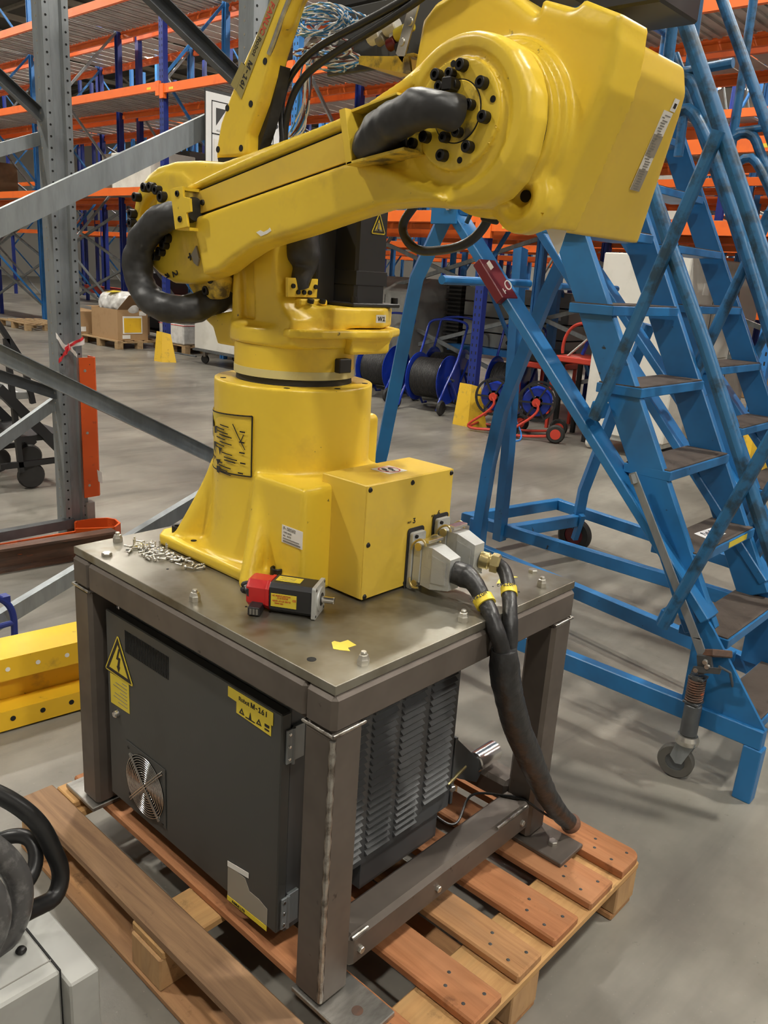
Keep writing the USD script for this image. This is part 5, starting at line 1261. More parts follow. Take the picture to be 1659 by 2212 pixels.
obj('carton', [box(6.18, 6.19, 11.47, 12.30, .1355, .62), box(6.72, 6.73, 11.47, 12.30, .1355, .62), box(6.19, 6.72, 11.47, 11.48, .1355, .62), box(6.19, 6.72, 12.29, 12.30, .1355, .62), box(6.19, 6.72, 11.48, 12.29, .1355, .145)], 'cardboard', ob)
obj('flap', hull([(6.18, 11.47, .62), (6.73, 11.47, .62), (6.30, 11.30, .86), (6.74, 11.30, .86), (6.18, 11.475, .62), (6.73, 11.475, .62), (6.30, 11.305, .86), (6.74, 11.305, .86)]), 'cardboard_dark', ob)
obj('flap', hull([(6.18, 12.30, .62), (6.73, 12.30, .62), (6.18, 12.50, .62), (6.73, 12.50, .62), (6.18, 12.30, .615), (6.73, 12.30, .615)]), 'cardboard', ob)
l1 = obj('label', box(6.27, 6.62, 11.462, 11.4695, .24, .52), 'sticker_white', ob)
obj('label_print', box(6.29, 6.60, 11.458, 11.4615, .26, .49), 'beam_yellow', l1)
obj('label', box(6.57, 6.70, 11.464, 11.4695, .53, .60), 'sticker_white', ob)
obj('label', box(6.26, 6.40, 11.464, 11.4695, .16, .22), 'sticker_white', ob)
def f_bag(P):
    q = fbm(P * 6.0, 3, 2)
    d = d_cap(P, np.array([6.45, 11.62, .70]), np.array([6.45, 12.15, .68]), .20)
    return d + .10 * (q - .5)
bag = solo('plastic_bag', cast(f_bag, (6.1, 11.3, .42), (6.8, 12.5, 1.02), .025), 'plastic_film', 'crumpled clear plastic bag with a yellow label bulging from the open box', 'bag', smooth=60)
obj('bag_label', hull([(6.24, 11.70, .885), (6.40, 11.62, .90), (6.26, 12.0, .86), (6.40, 11.95, .905), (6.24, 11.70, .880), (6.40, 11.62, .895)]), 'sticker_yellow', bag)
bx2 = thing('cardboard_box', 'smaller brown carton left of the open cardboard box', 'box', (6.35, 12.75, .0))
obj('carton', box(6.12, 6.50, 12.66, 13.05, .135, .50, .003), 'cardboard', bx2)
obj('flap', hull([(6.12, 12.66, .505), (6.50, 12.66, .505), (6.10, 13.2, .53), (6.48, 13.2, .53), (6.12, 12.66, .50), (6.50, 12.66, .50)]), 'cardboard', bx2)
obj('label', box(6.16, 6.26, 12.654, 12.6595, .17, .25), 'sticker_white', bx2)
small_pallet(6.08, 12.64, .60, .62, 'small pallet under the smaller brown carton')
wr = thing('wrapped_goods', 'white foil wrapped stack behind the blue upright beside the open box', 'package', (7.0, 11.0, 0))
obj('wrap', box(6.80, 7.55, 10.55, 11.25, .14, .46, .02), 'plastic_film', wr)
obj('wrap', box(6.82, 7.50, 10.60, 11.20, .462, .76, .03), 'plastic_film', wr)
obj('strap', box(6.795, 7.555, 10.545, 11.255, .440, .448), 'tape_red', wr)
small_pallet(6.80, 10.50, .80, .85, 'low pallet under the white wrapped stack')
wc = thing('white_trolley', 'white box trolley on small castors half hidden behind the robot', 'trolley', (6.6, 9.3, 0))
obj('body', box(6.30, 7.1, 8.1, 9.52, .22, .80, .01), 'white_paint', wc)
obj('frame', box(6.28, 7.12, 8.08, 9.54, .19, .219), 'galv_dark', wc)
for x, y in ((6.42, 9.42), (6.98, 9.42), (6.42, 8.2), (6.98, 8.2)):
    cw = obj('castor', lathe([(0, -.016), (.06, -.016), (.066, 0), (.06, .016), (0, .016)], (x, y, .066), (1, .4, 0), 20), 'black_rubber', wc)
    obj('castor_fork', box(x - .025, x + .025, y - .03, y + .03, .10, .189), 'zinc_steel', cw)
obj('tow_bar', cyl((6.35, 9.55, .09), (6.30, 10.5, .09), .012, 8), 'galv_dark', wc)

# ------------------------------------------------------------------ cable reels on blue stands
def cable_reel(x, y, label, rz, r=.285):
    t = thing('cable_reel', label, 'cable reel', (x, y, 0), 'blue drum cable reels', None, rz)
    zc = .36
    c, s = math.cos(rz), math.sin(rz)
    def W(m):
        v, f = arr(m)
        return np.stack([x + c * v[:, 0] - s * v[:, 1], y + s * v[:, 0] + c * v[:, 1], v[:, 2]], 1), f
    for yy in (-.20, .20):
        fl = obj('drum_flange', W(lathe([(.03, -.006), (r * .9, -.012), (r, -.004), (r, .004), (r * .9, -.002), (.03, .006)] if yy > 0 else [(.03, -.006), (r * .9, .002), (r, -.004), (r, .004), (r * .9, .012), (.03, .006)], (0, yy, zc), (0, 1, 0), 48)), 'reel_blue', t)
        obj('flange_hub', W(lathe([(0, -.02), (.05, -.02), (.05, .02), (0, .02)], (0, yy, zc), (0, 1, 0), 20)), 'dark_machine', fl)
    prof = [(.05, -.185)]
    for k in range(20): prof += [(.215, -.185 + k * .0185), (.222, -.1758 + k * .0185)]
    prof += [(.215, .185), (.05, .185)]
    obj('cable_winding', W(lathe(prof, (0, 0, zc), (0, 1, 0), 40)), 'cable_black', t)
    for yy in (-.25, .25):
        obj('side_frame', W(tube(spline([(-.30, yy, .05), (-.10, yy, zc), (.10, yy, .62), (.20, yy, .84), (.24, yy, .93)], 20), .014, 8)), 'reel_blue', t)
        obj('side_leg', W(tube([(-.05, yy, zc), (.22, yy, .03), (.30, yy, .03)], .014, 8)), 'reel_blue', t)
        obj('wheel', W(lathe([(0, -.02), (.07, -.02), (.085, 0), (.07, .02), (0, .02)], (-.28, yy + .04 * np.sign(yy), .086), (0, 1, 0), 24)), 'black_rubber', t)
    obj('handle', W(tube(spline([(.24, -.25, .93), (.26, -.22, .97), (.27, -.15, .99), (.27, .15, .99), (.26, .22, .97), (.24, .25, .93)], 24), .014, 8)), 'reel_blue', t)
    obj('axle', W(cyl((0, -.27, zc), (0, .27, zc), .016, 10)), 'galv_dark', t)
    return t
cable_reel(6.38, 5.02, 'blue cable reel nearest the yellow foot guard', .15, .27)
cable_reel(6.55, 5.95, 'blue cable reel farthest left, next to the robot base', .1)
cable_reel(7.05, 5.35, 'blue cable reel behind the two front reels', .25)
cable_reel(6.95, 4.35, 'blue cable reel behind the slotted blue upright', .2)
def hose_reel(x, y, label, rz):
    t = thing('hose_reel', label, 'hose reel', (x, y, 0), 'small hose reels on red stands', None, rz)
    zc = .36; c, s = math.cos(rz), math.sin(rz)
    def W(m):
        v, f = arr(m)
        return np.stack([x + c * v[:, 0] - s * v[:, 1], y + s * v[:, 0] + c * v[:, 1], v[:, 2]], 1), f
    for yy in (-.12, .12):
        fr = obj('reel_rim', W(lathe([(.165, -.010), (.185, -.010), (.185, .010), (.165, .010), (.165, -.010)], (0, yy, zc), (0, 1, 0), 40)), 'trolley_black', t)
        for k in range(6):
            a = k * PI / 3
            obj('spoke', W(bar((.03 * math.cos(a), yy, zc + .03 * math.sin(a)), (.17 * math.cos(a), yy, zc + .17 * math.sin(a)), .016, .022, (0, 1, 0))), 'trolley_black', fr)
        obj('hub', W(cyl((0, yy - .02, zc), (0, yy + .02, zc), .04, 16)), 'frame_red' if yy < 0 else 'trolley_black', fr)
    obj('hose_winding', W(lathe([(.06, -.10)] + [(.130 + .008 * (k % 2), -.10 + k * .0125) for k in range(17)] + [(.06, .10)], (0, 0, zc), (0, 1, 0), 32)), 'reel_blue', t)
    for yy in (-.16, .16):
        obj('stand_tube', W(tube(spline([(0, yy, zc), (-.10, yy, .16), (-.22, yy, .05), (-.05, yy, .035), (.22, yy, .06)], 24), .013, 8)), 'frame_red', t)
        w_ = obj('wheel', W(lathe([(.0, -.022), (.075, -.022), (.09, 0), (.075, .022), (0, .022)], (.22, yy * 1.2, .09), (0, 1, 0), 24)), 'black_rubber', t)
        obj('wheel_disc', W(lathe([(0, -.026), (.05, -.024), (.05, .024), (0, .026)], (.22, yy * 1.2, .09), (0, 1, 0), 20)), 'frame_red', w_)
    obj('crossbar', W(cyl((-.2, -.16, .05), (-.2, .16, .05), .013, 8)), 'frame_red', t)
    return t
hose_reel(6.04, 3.42, 'hose reel with blue hose on a red wheeled stand', -1.1)
hose_reel(5.95, 3.84, 'black spoked hose reel half hidden behind the steps leg', -1.25)
solo('air_hose', tube(spline([(5.86, 3.74, .03), (5.72, 3.70, .012), (5.60, 3.58, .012), (5.62, 3.42, .012), (5.78, 3.40, .012), (5.90, 3.55, .15), (5.86, 3.66, .30), (5.92, 3.72, .36), (5.96, 3.62, .22), (5.80, 3.50, .012), (5.66, 3.50, .024), (5.68, 3.66, .024)], 90), .009, 7), 'hose_blue', 'light blue air hose trailing on the floor by the hose reels', 'hose')

# goods behind the reels and steps
gc = thing('machine_cabinet', 'light grey angular machine cabinet behind the blue reels', 'cabinet', (7.6, 6.4, 0))
obj('body', prism([(7.0, .05), (7.0, 1.25), (7.35, 1.42), (8.0, 1.42), (8.0, .05)], 'y', 5.95, 6.95, .01), 'light_grey_paint', gc)
obj('door_line', box(6.996, 6.9995, 6.40, 6.408, .1, 1.2), 'dark_machine', gc)
obj('plinth', box(7.05, 7.95, 6.0, 6.9, 0, .049), 'dark_machine', gc)
cr = thing('panel_stack', 'stack of grey drilled steel panels on a rack shelf behind the steps', 'stack', (7.9, 4.9, .62))
for k in range(4):
    pz = obj('panel', box(7.60, 8.30, 4.10, 5.60, .66 + .18 * k, .66 + .18 * k + .165, .006), 'machine_grey', cr)
    for yy in (4.3, 4.9, 5.4):
        obj('drilled_hole', lathe([(0, .002), (.025, .002), (.025, 0), (0, 0)], (7.60, yy, .74 + .18 * k), (-1, 0, 0), 14), 'black_gap', pz)
obj('shelf', box(7.45, 8.45, 4.0, 5.7, .58, .655), 'rack_blue', cr)
obj('name_tag', box(7.594, 7.5995, 4.2, 4.45, 1.06, 1.14), 'sticker_white', cr)
fn = thing('finned_unit', 'dark finned radiator unit standing behind the blue reels', 'radiator', (7.7, 6.0, 0))
for k in range(16):
    obj('fin', box(7.62, 7.95, 5.68, 5.92, .60 + .05 * k, .62 + .05 * k), 'dark_machine', fn)
obj('core', box(7.65, 7.92, 5.70, 5.90, .0, 1.42), 'trolley_black', fn)
ht = thing('hand_truck', 'red hand truck with blue grip leaning behind the steps', 'trolley', (6.5, 3.15, .7))
obj('red_frame', tube(spline([(6.3, 3.36, .82), (6.3, 3.34, 1.00), (6.3, 3.28, 1.08), (6.3, 3.05, 1.10), (6.34, 3.0, 1.04), (6.4, 3.0, .80)], 30), .016, 8), 'frame_red', ht)
obj('grip', cyl((6.31, 3.15, .83), (6.32, 3.07, 1.08), .018, 10), 'reel_blue', ht)
obj('lever', cyl((6.30, 3.30, .80), (6.28, 3.10, .98), .012, 8), 'zinc_steel', ht)
obj('deck', box(6.25, 6.75, 2.95, 3.42, .74, .80, .01), 'frame_red', ht)
obj('leg', [box(6.30, 6.34, 3.0, 3.04, 0, .74), box(6.66, 6.70, 3.0, 3.04, 0, .74), box(6.30, 6.34, 3.34, 3.38, 0, .74), box(6.66, 6.70, 3.34, 3.38, 0, .74)], 'trolley_black', ht)
rt = thing('red_cart', 'low red cart with a black tray among the cable reels', 'cart', (6.9, 3.75, 0))
obj('tray', box(6.62, 7.15, 3.62, 4.10, .60, .66, .01), 'frame_red', rt)
obj('black_case', box(6.66, 7.10, 3.66, 4.06, .661, .78, .01), 'trolley_black', rt)
for x, y in ((6.66, 3.66), (7.11, 3.66), (6.66, 4.06), (7.11, 4.06)):
    obj('leg', box(x - .015, x + .015, y - .015, y + .015, 0, .599), 'frame_red', rt)
# tall white cabinet on castors behind the steps
wt = thing('white_cabinet', 'tall dirty white cabinet on castors behind the blue steps', 'cabinet', (6.9, 2.45, 0))
obj('body', box(6.02, 7.75, 2.10, 2.90, .17, 1.76, .01), 'white_paint', wt)
obj('base_frame', box(6.03, 7.74, 2.11, 2.89, .13, .1695), 'light_grey_paint', wt)
for a in (6.60, 7.18):
    obj('door_gap', box(a, a + .008, 2.0965, 2.0998, .20, 1.72), 'dark_machine', wt)
obj('door_panel', box(6.66, 7.12, 2.088, 2.0996, .9, 1.68, .003), 'white_paint', wt)
obj('label', box(6.35, 6.47, 2.094, 2.0998, 1.45, 1.55), 'sticker_white', wt)
for x, y in ((6.10, 2.17), (6.10, 2.83), (7.65, 2.17), (7.65, 2.83)):
    cw = obj('castor', lathe([(.0, -.018), (.052, -.018), (.06, 0), (.052, .018), (0, .018)], (x, y, .061), (.4, 1, 0), 20), 'white_paint', wt)
    obj('castor_fork', box(x - .025, x + .025, y - .025, y + .025, .09, .1295), 'dark_machine', cw)

# goods on and under the far racks
rg = random.Random(21)
GO = []
for i in range(34):
    rowx, zset = rg.choice([(7.55, (0, 2.12)), (7.55, (0, 2.12)), (11.8, (0, 1.27, 2.17)), (11.8, (0, 1.27, 2.17)), (6.2, (2.12, 2.44))])
    y = rg.uniform(1.6, 20)
    z = rg.choice(zset)
    if rowx == 6.2: y = rg.uniform(10.4, 20); z = 2.44
    if rowx == 7.55 and y > 7.0 and z > 0: z = 2.12 if y < 9.8 else 2.47
    if rowx == 11.8 and y > 7 and z > 0: z = 2.07
    if rowx == 7.55 and y < 8.0: continue
    w, l, h = rg.uniform(.5, .85), rg.uniform(.5, 1.1), rg.uniform(.3, .9)
    if any(abs(a - rowx) < .1 and abs(b - y) < 1.15 and abs(c - z) < .5 for a, b, c in GO): continue
    if min(abs(y - p) for p in YP) < .1 + l / 2: continue
    GO.append((rowx, y, z))
    m, nm, lb = rg.choice([('cardboard', 'storage_carton', 'brown carton stored on the far racks'), ('cardboard_dark', 'storage_crate', 'dark brown crate stored on the far racks'), ('white_paint', 'storage_case', 'white case stored on the far racks'), ('dark_machine', 'storage_bin', 'dark machine part stored on the far racks'), ('dark_machine', 'storage_bin', 'dark machine part stored on the far racks')])
    solo(nm, box(rowx, rowx + w, y - l / 2, y + l / 2, z + .002, z + .002 + h, .01), m, lb, 'box', 'goods on the far racks: ' + lb)
# aluminium ladders, red beam and dark machines at the left end of the aisle
al = thing('folding_ladder', 'folded aluminium ladder leaning in the racking at the left', 'ladder', (6.9, 15.2, 0))
for dy in (0, .42):
    obj('side_rail', bar((7.0, 14.35 + dy, .02), (7.3, 15.45 + dy, 2.25), .03, .08, (1, 0, 0)), 'galv_steel', al)
for k in range(7):
    f_ = .08 + k * .13
    obj('rung', bar((7.0 + .3 * f_, 14.35 + 1.1 * f_, .02 + 2.23 * f_), (7.0 + .3 * f_, 14.77 + 1.1 * f_, .02 + 2.23 * f_), .03, .03), 'galv_steel', al)
solo('red_beam', [box(8.55, 8.68, 9.4, 17.0, .62, .78)], 'frame_red', 'long red beam lying low behind the racking at the left', 'beam')
solo('dark_machine', [box(8.75, 9.6, 10.2, 12.6, .0, 1.35, .05)], 'trolley_black', 'black machine standing behind the racking left of the robot', 'machine')
solo('dark_machine', [box(8.75, 9.6, 13.1, 15.3, .0, 1.2, .05)], 'trolley_black', 'black machine behind the aluminium ladder', 'machine')
solo('brown_cabinet', [box(8.8, 9.7, 10.4, 12.2, 1.36, 2.6, .02)], 'rust_beam', 'rust brown cabinet standing on a black machine behind the racks', 'cabinet')

# ------------------------------------------------------------------ galvanised frames on the left
gf = thing('steel_frame', 'perforated galvanised upright frame with an orange guard at its foot', 'frame', (1.14, 3.18, 0))
def upright(x, y, z0, z1, par, flip=1):
    """Sigma profile: face with holes, side flange with holes."""
    sec = [(x - .062, y - .05), (x - .030, y - .05), (x - .022, y - .036), (x + .022, y - .036), (x + .030, y - .05), (x + .062, y - .05), (x + .062, y + .05), (x + .056, y + .05), (x + .056, y - .030), (x - .056, y - .030), (x - .056, y + .05), (x - .062, y + .05)]
    u = obj('upright', prism(sec, 'z', z0, z1), 'galv_steel', par)
    hs = []
    for z in np.arange(z0 + .08, z1, .05):
        for xx in (x - .046, x + .046):
            hs.append(lathe([(0, .001), (.0052, .001), (.0052, -.001), (0, -.001)], (xx, y - .0502, z), (0, -1, 0), 8))
    obj('holes', hs, 'black_gap', u, kind='stuff')
    hs = [lathe([(0, .001), (.0052, .001), (.0052, -.001), (0, -.001)], (x - .0622, y + .01, z), (-1, 0, 0), 8) for z in np.arange(z0 + .08, z1, .05)]
    obj('holes', hs, 'sticker_grey', u, kind='stuff')
    return u
upright(1.145, 3.17, .0, 3.6, gf)
def cbar(name, p, q, w, d, par, m='galv_steel', face=(0, -1, 0)):
    P, Q = np.asarray(p, float), np.asarray(q, float)
    ax = (Q - P) / np.linalg.norm(Q - P)
    f3 = np.asarray(face, float); sd = np.cross(ax, f3); sd /= np.linalg.norm(sd)
    m_ = trimesh.creation.extrude_polygon(Polygon(csec(w, d, .003)).buffer(0), np.linalg.norm(Q - P), engine='earcut')
    v = np.asarray(m_.vertices)
    return obj(name, (P + v[:, 2:] * ax + v[:, :1] * sd + v[:, 1:2] * (-f3), np.asarray(m_.faces)), m, par)
Y1_ = 3.20
cbar('brace', (1.13, Y1_, 1.99), (.45, Y1_, 1.72), .055, .035, gf)
cbar('brace', (1.13, Y1_, 2.04), (.45, Y1_, 2.52), .05, .035, gf, 'galv_dark', (0, 1, 0))
cbar('brace', (1.13, Y1_, .745), (.45, Y1_, .33), .055, .035, gf)
cbar('brace', (1.13, Y1_, .76), (.35, Y1_, 1.06), .055, .035, gf, 'galv_dark', (0, 1, 0))
upright(.35, 3.17, .0, 3.6, gf)
cbar('base_rail', (1.12, 3.10, .10), (.30, 3.10, .10), .05, .05, gf, 'galv_dark')
obj('anchor_plate', box(1.19, 1.235, 3.10, 3.16, .0, .20, .001), 'light_grey_paint', gf)
gd = obj('column_guard', prism([(1.172, 3.085), (1.255, 3.085), (1.268, 3.10), (1.268, 3.17), (1.262, 3.17), (1.262, 3.104), (1.252, 3.091), (1.172, 3.091)], 'z', .235, .965), 'guard_orange', gf, 'scratched orange column guard')
for z in (.30, .58, .90):
    obj('screw', lathe([(0, .004), (.007, .003), (.008, 0), (0, 0)], (1.20, 3.085, z), (0, -1, 0), 12), 'zinc_steel', gd)
obj('tape_scrap', prism([(1.245, .38), (1.27, .36), (1.272, .30), (1.25, .315)], 'y', 3.080, 3.0848), 'tape_white', gd)
# red and white barrier tape knotted round the upright
bt = thing('barrier_tape', 'red and white barrier tape knotted round the galvanised upright', 'tape', (1.145, 3.11, 1.02))
def ribbon(pts, w, m):
    P = spline(pts, 16); V, F = [], []
    for i, q in enumerate(P):
        tw = .5 * math.sin(i * .7)
        V += [q + np.array([0, .004 * math.sin(i), w / 2]), q - np.array([0, .004 * math.cos(i) + tw * .004, w / 2])]
    for i in range(15):
        F += [(2 * i, 2 * i + 1, 2 * i + 3), (2 * i, 2 * i + 3, 2 * i + 2)]
    v, f = np.array(V), np.array(F)
    v2 = v + np.array([0, .0012, 0]); n = len(v)
    ff = np.vstack([f, f[:, ::-1] + n])
    return obj('strip', (np.vstack([v, v2]), ff), m, bt)
ribbon([(1.07, 3.11, 1.075), (1.085, 3.095, 1.045), (1.11, 3.09, 1.015), (1.14, 3.088, 1.03), (1.18, 3.09, 1.04), (1.215, 3.10, 1.045)], .028, 'tape_white')
ribbon([(1.10, 3.086, 1.01), (1.14, 3.08, 1.035), (1.17, 3.08, 1.05), (1.205, 3.09, 1.062)], .014, 'tape_red')
ribbon([(1.125, 3.078, 1.02), (1.10, 3.07, 1.0), (1.075, 3.065, .975), (1.055, 3.06, .955)], .020, 'tape_red')
ribbon([(1.12, 3.078, 1.02), (1.14, 3.07, .995), (1.155, 3.068, .975)], .022, 'tape_white')
ribbon([(1.118, 3.082, 1.03), (1.108, 3.072, 1.01), (1.10, 3.075, .99)], .018, 'tape_red')
# second frame, standing nearer: its brace zigzag passes in front of the first
g2 = thing('steel_frame', 'nearer galvanised frame whose long diagonal braces cross behind the robot base', 'frame', (1.56, 2.2, 0))
upright(1.565, 2.2, .0, 3.4, g2)
cbar('brace', (1.50, 2.165, 2.105), (.05, 2.165, 1.355), .082, .03, g2)
cbar('brace', (1.50, 2.165, 2.15), (.35, 2.165, 2.74), .06, .04, g2, 'galv_dark', (0, 1, 0))
cbar('brace', (1.50, 2.165, .525), (-.05, 2.165, 1.345), .062, .04, g2, 'galv_steel', (0, 1, 0))
cbar('brace', (1.50, 2.165, .515), (.10, 2.165, -.0), .062, .04, g2, 'galv_steel')
upright(-.02, 2.2, .0, 3.4, g2)
# notice board hung on it
nb = thing('notice_board', 'white framed notice sheet hung on the galvanised frame behind the link rod', 'sign', (1.5, 2.13, 1.75))
NX0, NX1, NZ0, NZ1 = 1.245, 1.625, 1.60, 2.125
obj('backing', box(NX0, NX1, 2.118, 2.124, NZ0, NZ1), 'dark_machine', nb)
sh = obj('sheet', box(NX0 + .001, NX1 - .001, 2.1165, 2.1178, NZ0, NZ1 - .012), 'paper_white', nb)
yb = 2.1155
def nbox(x0, x1, z0, z1): return box(x0, x1, yb, 2.1164, z0, z1)
for q in ((NX0 + .028, NX0 + .031, NZ0, NZ1 - .04), (NX1 - .036, NX1 - .033, NZ0, NZ1 - .04), (NX0 + .028, NX1 - .033, NZ1 - .043, NZ1 - .040), (NX0 + .028, NX1 - .033, 1.962, 1.966), (1.50, NX1 - .033, 1.845, 1.848), (1.50, NX1 - .033, 1.76, 1.762)):
    obj('border_line', nbox(*q), 'ink_black', sh)
obj('logo', prism([(1.295, 2.060), (1.345, 2.060), (1.295, 1.995)], 'y', yb, 2.1164), 'dark_machine', sh)
obj('logo', prism([(1.345, 2.058), (1.347, 1.988), (1.325, 1.985)], 'y', yb, 2.1164), 'ink_red', sh)
obj('logo_text', text('ALLIED', .0065, (1.297, yb, 1.975), (1, 0, 0), (0, 0, 1)), 'ink_grey', sh)
obj('sheet_text', text('ALLIED', .016, (1.378, yb, 2.040), (1, 0, 0), (0, 0, 1), True), 'ink_black', sh)
obj('sheet_text', text('ALLIED', .010, (1.555, yb, 1.868), (1, 0, 0), (0, 0, 1)), 'ink_grey', sh)
obj('small_print', [nbox(1.378, 1.378 + w, 2.022 - .018 * k, 2.029 - .018 * k) for k, w in enumerate((.08, .10, .09))] + [nbox(1.362, 1.366, 2.022 - .018 * k, 2.028 - .018 * k) for k in range(-1, 3)] + [nbox(1.51, 1.51 + w, 1.825 - .013 * k, 1.830 - .013 * k) for k, w in enumerate((.07, .05, .075, .03, .06))], 'ink_grey', sh, kind='stuff')
obj('sheet_photo', nbox(1.285, 1.49, 1.63, 1.945), 'sticker_white', sh)
obj('fixing', lathe([(0, .004), (.008, .003), (.009, 0), (0, 0)], (NX1 - .018, 2.116, 2.04), (0, -1, 0), 12), 'galv_dark', nb)

# floor kerb: rusty beam and orange barrier loop
rbm = thing('kerb_beam', 'rusty brown steel beam lying on the floor along the galvanised frame', 'beam', (.8, 2.9, 0))
obj('beam', sect([(-.035, 0), (.035, 0), (.035, .012), (.006, .018), (.006, .100), (.035, .106), (.035, .118), (-.035, .118), (-.035, .106), (-.006, .100), (-.006, .018), (-.035, .012)], (-.4, 3.03, .0), (1.20, 2.845, .0)), 'rust_beam', rbm)
ol = thing('floor_barrier', 'orange curved floor barrier plate behind the rusty beam', 'barrier', (1.2, 2.98, 0))
pts = [(1.22, 2.88), (1.28, 2.93), (1.295, 3.0), (1.275, 3.045), (1.215, 3.075), (1.12, 3.085), (1.105, 3.07)]
lo = LineString(pts).buffer(.005, join_style=1)
obj('curved_plate', prism(Polygon(lo.exterior), 'z', 0, .118), 'guard_orange', ol)
obj('straight_plate', prism(Polygon(LineString([(1.22, 2.88), (1.06, 2.97)]).buffer(.005).exterior), 'z', 0, .118), 'guard_orange', ol)
obj('long_plate', prism(Polygon(LineString([(1.06, 2.985), (-.3, 3.08)]).buffer(.005).exterior), 'z', 0, .10), 'guard_orange', ol)

# yellow crash beam on the floor
yb_ = thing('crash_beam', 'yellow drilled steel beam lying on the floor behind the pallet', 'beam', (.2, 1.6, 0))
a_, b_ = np.array([-.5, 1.62, 0]), np.array([.62, 1.475, 0])
ax_ = (b_ - a_) / np.linalg.norm(b_ - a_); nrm = np.array([ax_[1], -ax_[0], 0]); nrm = nrm if nrm[1] < 0 else -nrm
secb = [(-.16, .008), (.02, .008), (.02, .075), (-.065, .075), (-.065, .170), (.0, .170), (.0, .245), (-.16, .245)]
m_ = trimesh.creation.extrude_polygon(Polygon(secb), np.linalg.norm(b_ - a_), engine='earcut')
v = np.asarray(m_.vertices)
obj('beam', (a_ + v[:, 2:] * ax_ + v[:, :1] * nrm + v[:, 1:2] * np.array([0, 0, 1.0]), np.asarray(m_.faces)), 'beam_yellow', yb_)
L_ = np.linalg.norm(b_ - a_)
for k in range(12):
    s = .05 + k * .092
    if s > L_ - .03: break
    obj('hole', lathe([(0, .0012), (.0075, .0012), (.0075, 0), (0, 0)], a_ + ax_ * s + np.array([0, 0, .208]), nrm, 14), 'sticker_white', yb_)
    if k % 1 == 0:
        obj('hole', lathe([(0, .0012), (.0085, .0012), (.0085, 0), (0, 0)], a_ + ax_ * s + nrm * .02 + np.array([0, 0, .045]), nrm, 14), 'black_gap', yb_)
s0 = a_ + ax_ * .84 + nrm * .02
obj('torn_slot', place(prism([(0, .035), (.02, .045), (.06, .048), (.10, .056), (.105, .066), (.06, .060), (.02, .056)], 'y', -.0012, 0), s0, ax_, nrm * -1, (0, 0, 1)), 'black_gap', yb_)

# dark trolley and blue tube frame at the left edge
tl = thing('black_trolley', 'black steel trolley with castors standing behind the galvanised frame', 'trolley', (1.4, 4.6, 0))
for y in (4.2, 4.75):
    obj('post', bar((1.19, y, 1.14), (1.36, y, .85), .03, .03), 'trolley_black', tl)
    obj('post', bar((1.29, y, .95), (1.33, y, .12), .03, .03), 'trolley_black', tl)
    obj('post', bar((1.38, y, .84), (1.43, y, .55), .03, .03), 'trolley_black', tl)
    obj('diagonal', bar((1.22, y, .66), (1.66, y, .16), .05, .06), 'trolley_black', tl)
    obj('rail', bar((1.20, y, .17), (1.66, y, .17), .03, .035), 'trolley_black', tl)
obj('shelf', box(1.25, 1.42, 4.2, 4.75, .58, .62), 'machine_grey', tl)
obj('shelf', box(1.34, 1.64, 4.2, 4.75, .31, .345), 'trolley_black', tl)
obj('paper', box(1.28, 1.35, 4.21, 4.30, .6205, .625), 'paper_white', tl)
for x, y in ((1.40, 4.22), (1.40, 4.72), (1.62, 4.72)):
    obj('castor', lathe([(0, -.02), (.075, -.02), (.085, 0), (.075, .02), (0, .02)], (x, y, .086), (.2, 1, 0), 24), 'black_rubber', tl)
bt2 = thing('blue_tube_frame', 'dark blue tube frame at the left edge beside the yellow beam', 'frame', (.33, 2.1, 0))
obj('hoop', tube(spline([(.18, 2.1, .235), (.26, 2.1, .232), (.315, 2.1, .205), (.345, 2.1, .165), (.356, 2.1, .11), (.356, 2.1, .005)], 30), .0125, 10), 'rack_navy', bt2)
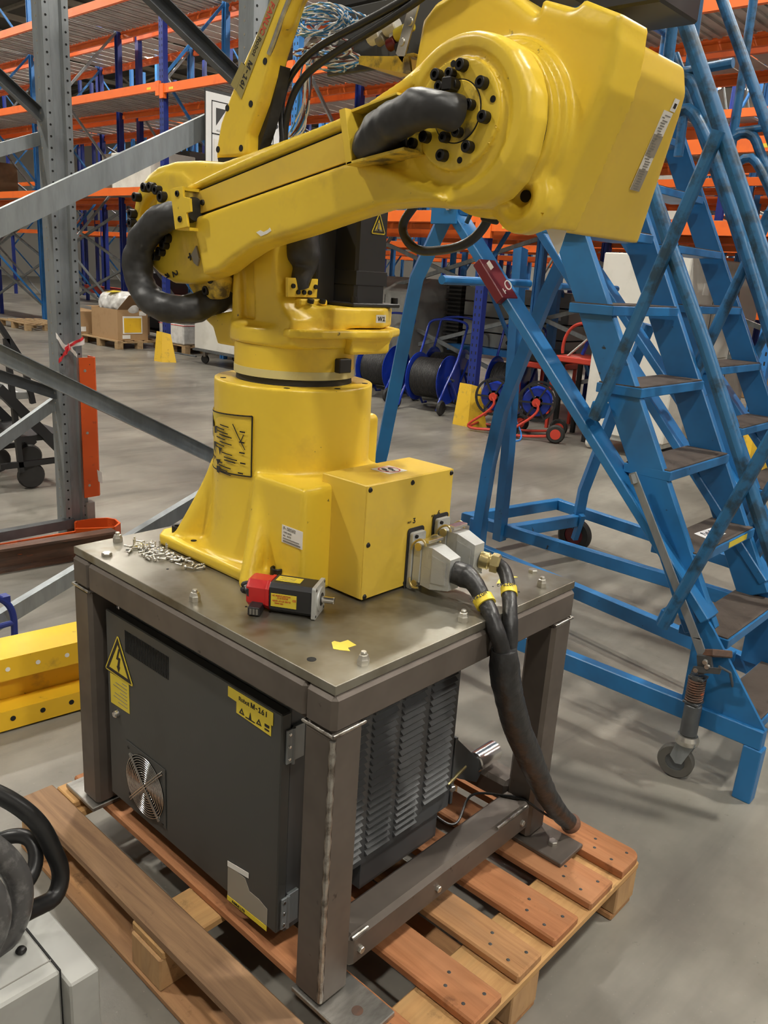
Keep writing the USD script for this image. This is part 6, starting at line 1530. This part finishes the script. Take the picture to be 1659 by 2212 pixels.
obj('crossbar', cyl((.18, 2.1, .098), (.352, 2.1, .100), .011, 10), 'rack_navy', bt2)
obj('lug', box(.315, .345, 2.09, 2.13, .19, .215), 'rack_navy', bt2)

# ------------------------------------------------------------------ grey cabinet with hoses, lower left
gx = thing('grey_cabinet', 'light grey machine cabinet with black hoses in the lower left corner', 'cabinet', (-.5, .2, 0))
CT = .44
obj('body', box(-.93, -.422, .132, .62, .0, CT, .004), 'light_grey_paint', gx)
obj('side_cabinet', box(-.4195, -.372, .108, .272, .0, CT - .012, .003), 'light_grey_paint', gx)
obj('seam', box(-.4222, -.4192, .136, .40, .02, CT - .002), 'black_gap', gx)
obj('lid_line', box(-.93, -.4225, .1595, .1615, CT, CT + .0008), 'ink_grey', gx)
for x, y in ((-.448, .205), (-.52, .155)):
    obj('lid_screw', lathe([(0, .010), (.006, .008), (.0085, .004), (.006, 0), (0, 0)], (x, y, CT), n=14), 'black_bolt', gx)
obj('rear_post', box(-.425, -.385, .60, .64, 0, .36, .003), 'light_grey_paint', gx)
obj('hose', tube(spline([(-.70, .62, .60), (-.52, .50, .635), (-.406, .42, .600), (-.362, .39, .560), (-.335, .37, .515), (-.318, .36, .455), (-.312, .355, .408), (-.328, .345, .383), (-.368, .335, .388), (-.42, .32, .400), (-.52, .30, .45), (-.60, .28, .47)], 90), .0155, 16), 'hose_black', gx)
obj('hose', tube(spline([(-.75, .45, .66), (-.60, .36, .67), (-.50, .30, .64), (-.447, .27, .585), (-.425, .255, .530), (-.430, .245, .488), (-.450, .24, .455), (-.49, .235, .4405)], 70), .020, 16), 'wrap_grey', gx, 'hose wrapped in shiny film')
obj('hose', tube(spline([(-.80, .36, .60), (-.62, .30, .62), (-.52, .26, .60), (-.475, .24, .555), (-.468, .225, .51), (-.50, .215, .46), (-.54, .21, .4405)], 60), .018, 14), 'wrap_grey', gx, 'hose wrapped in shiny film')
obj('hose', tube(spline([(-.40, .47, .40), (-.37, .44, .47), (-.34, .405, .47), (-.345, .38, .435), (-.40, .355, .415), (-.46, .33, .43)], 40), .013, 14), 'hose_black', gx)
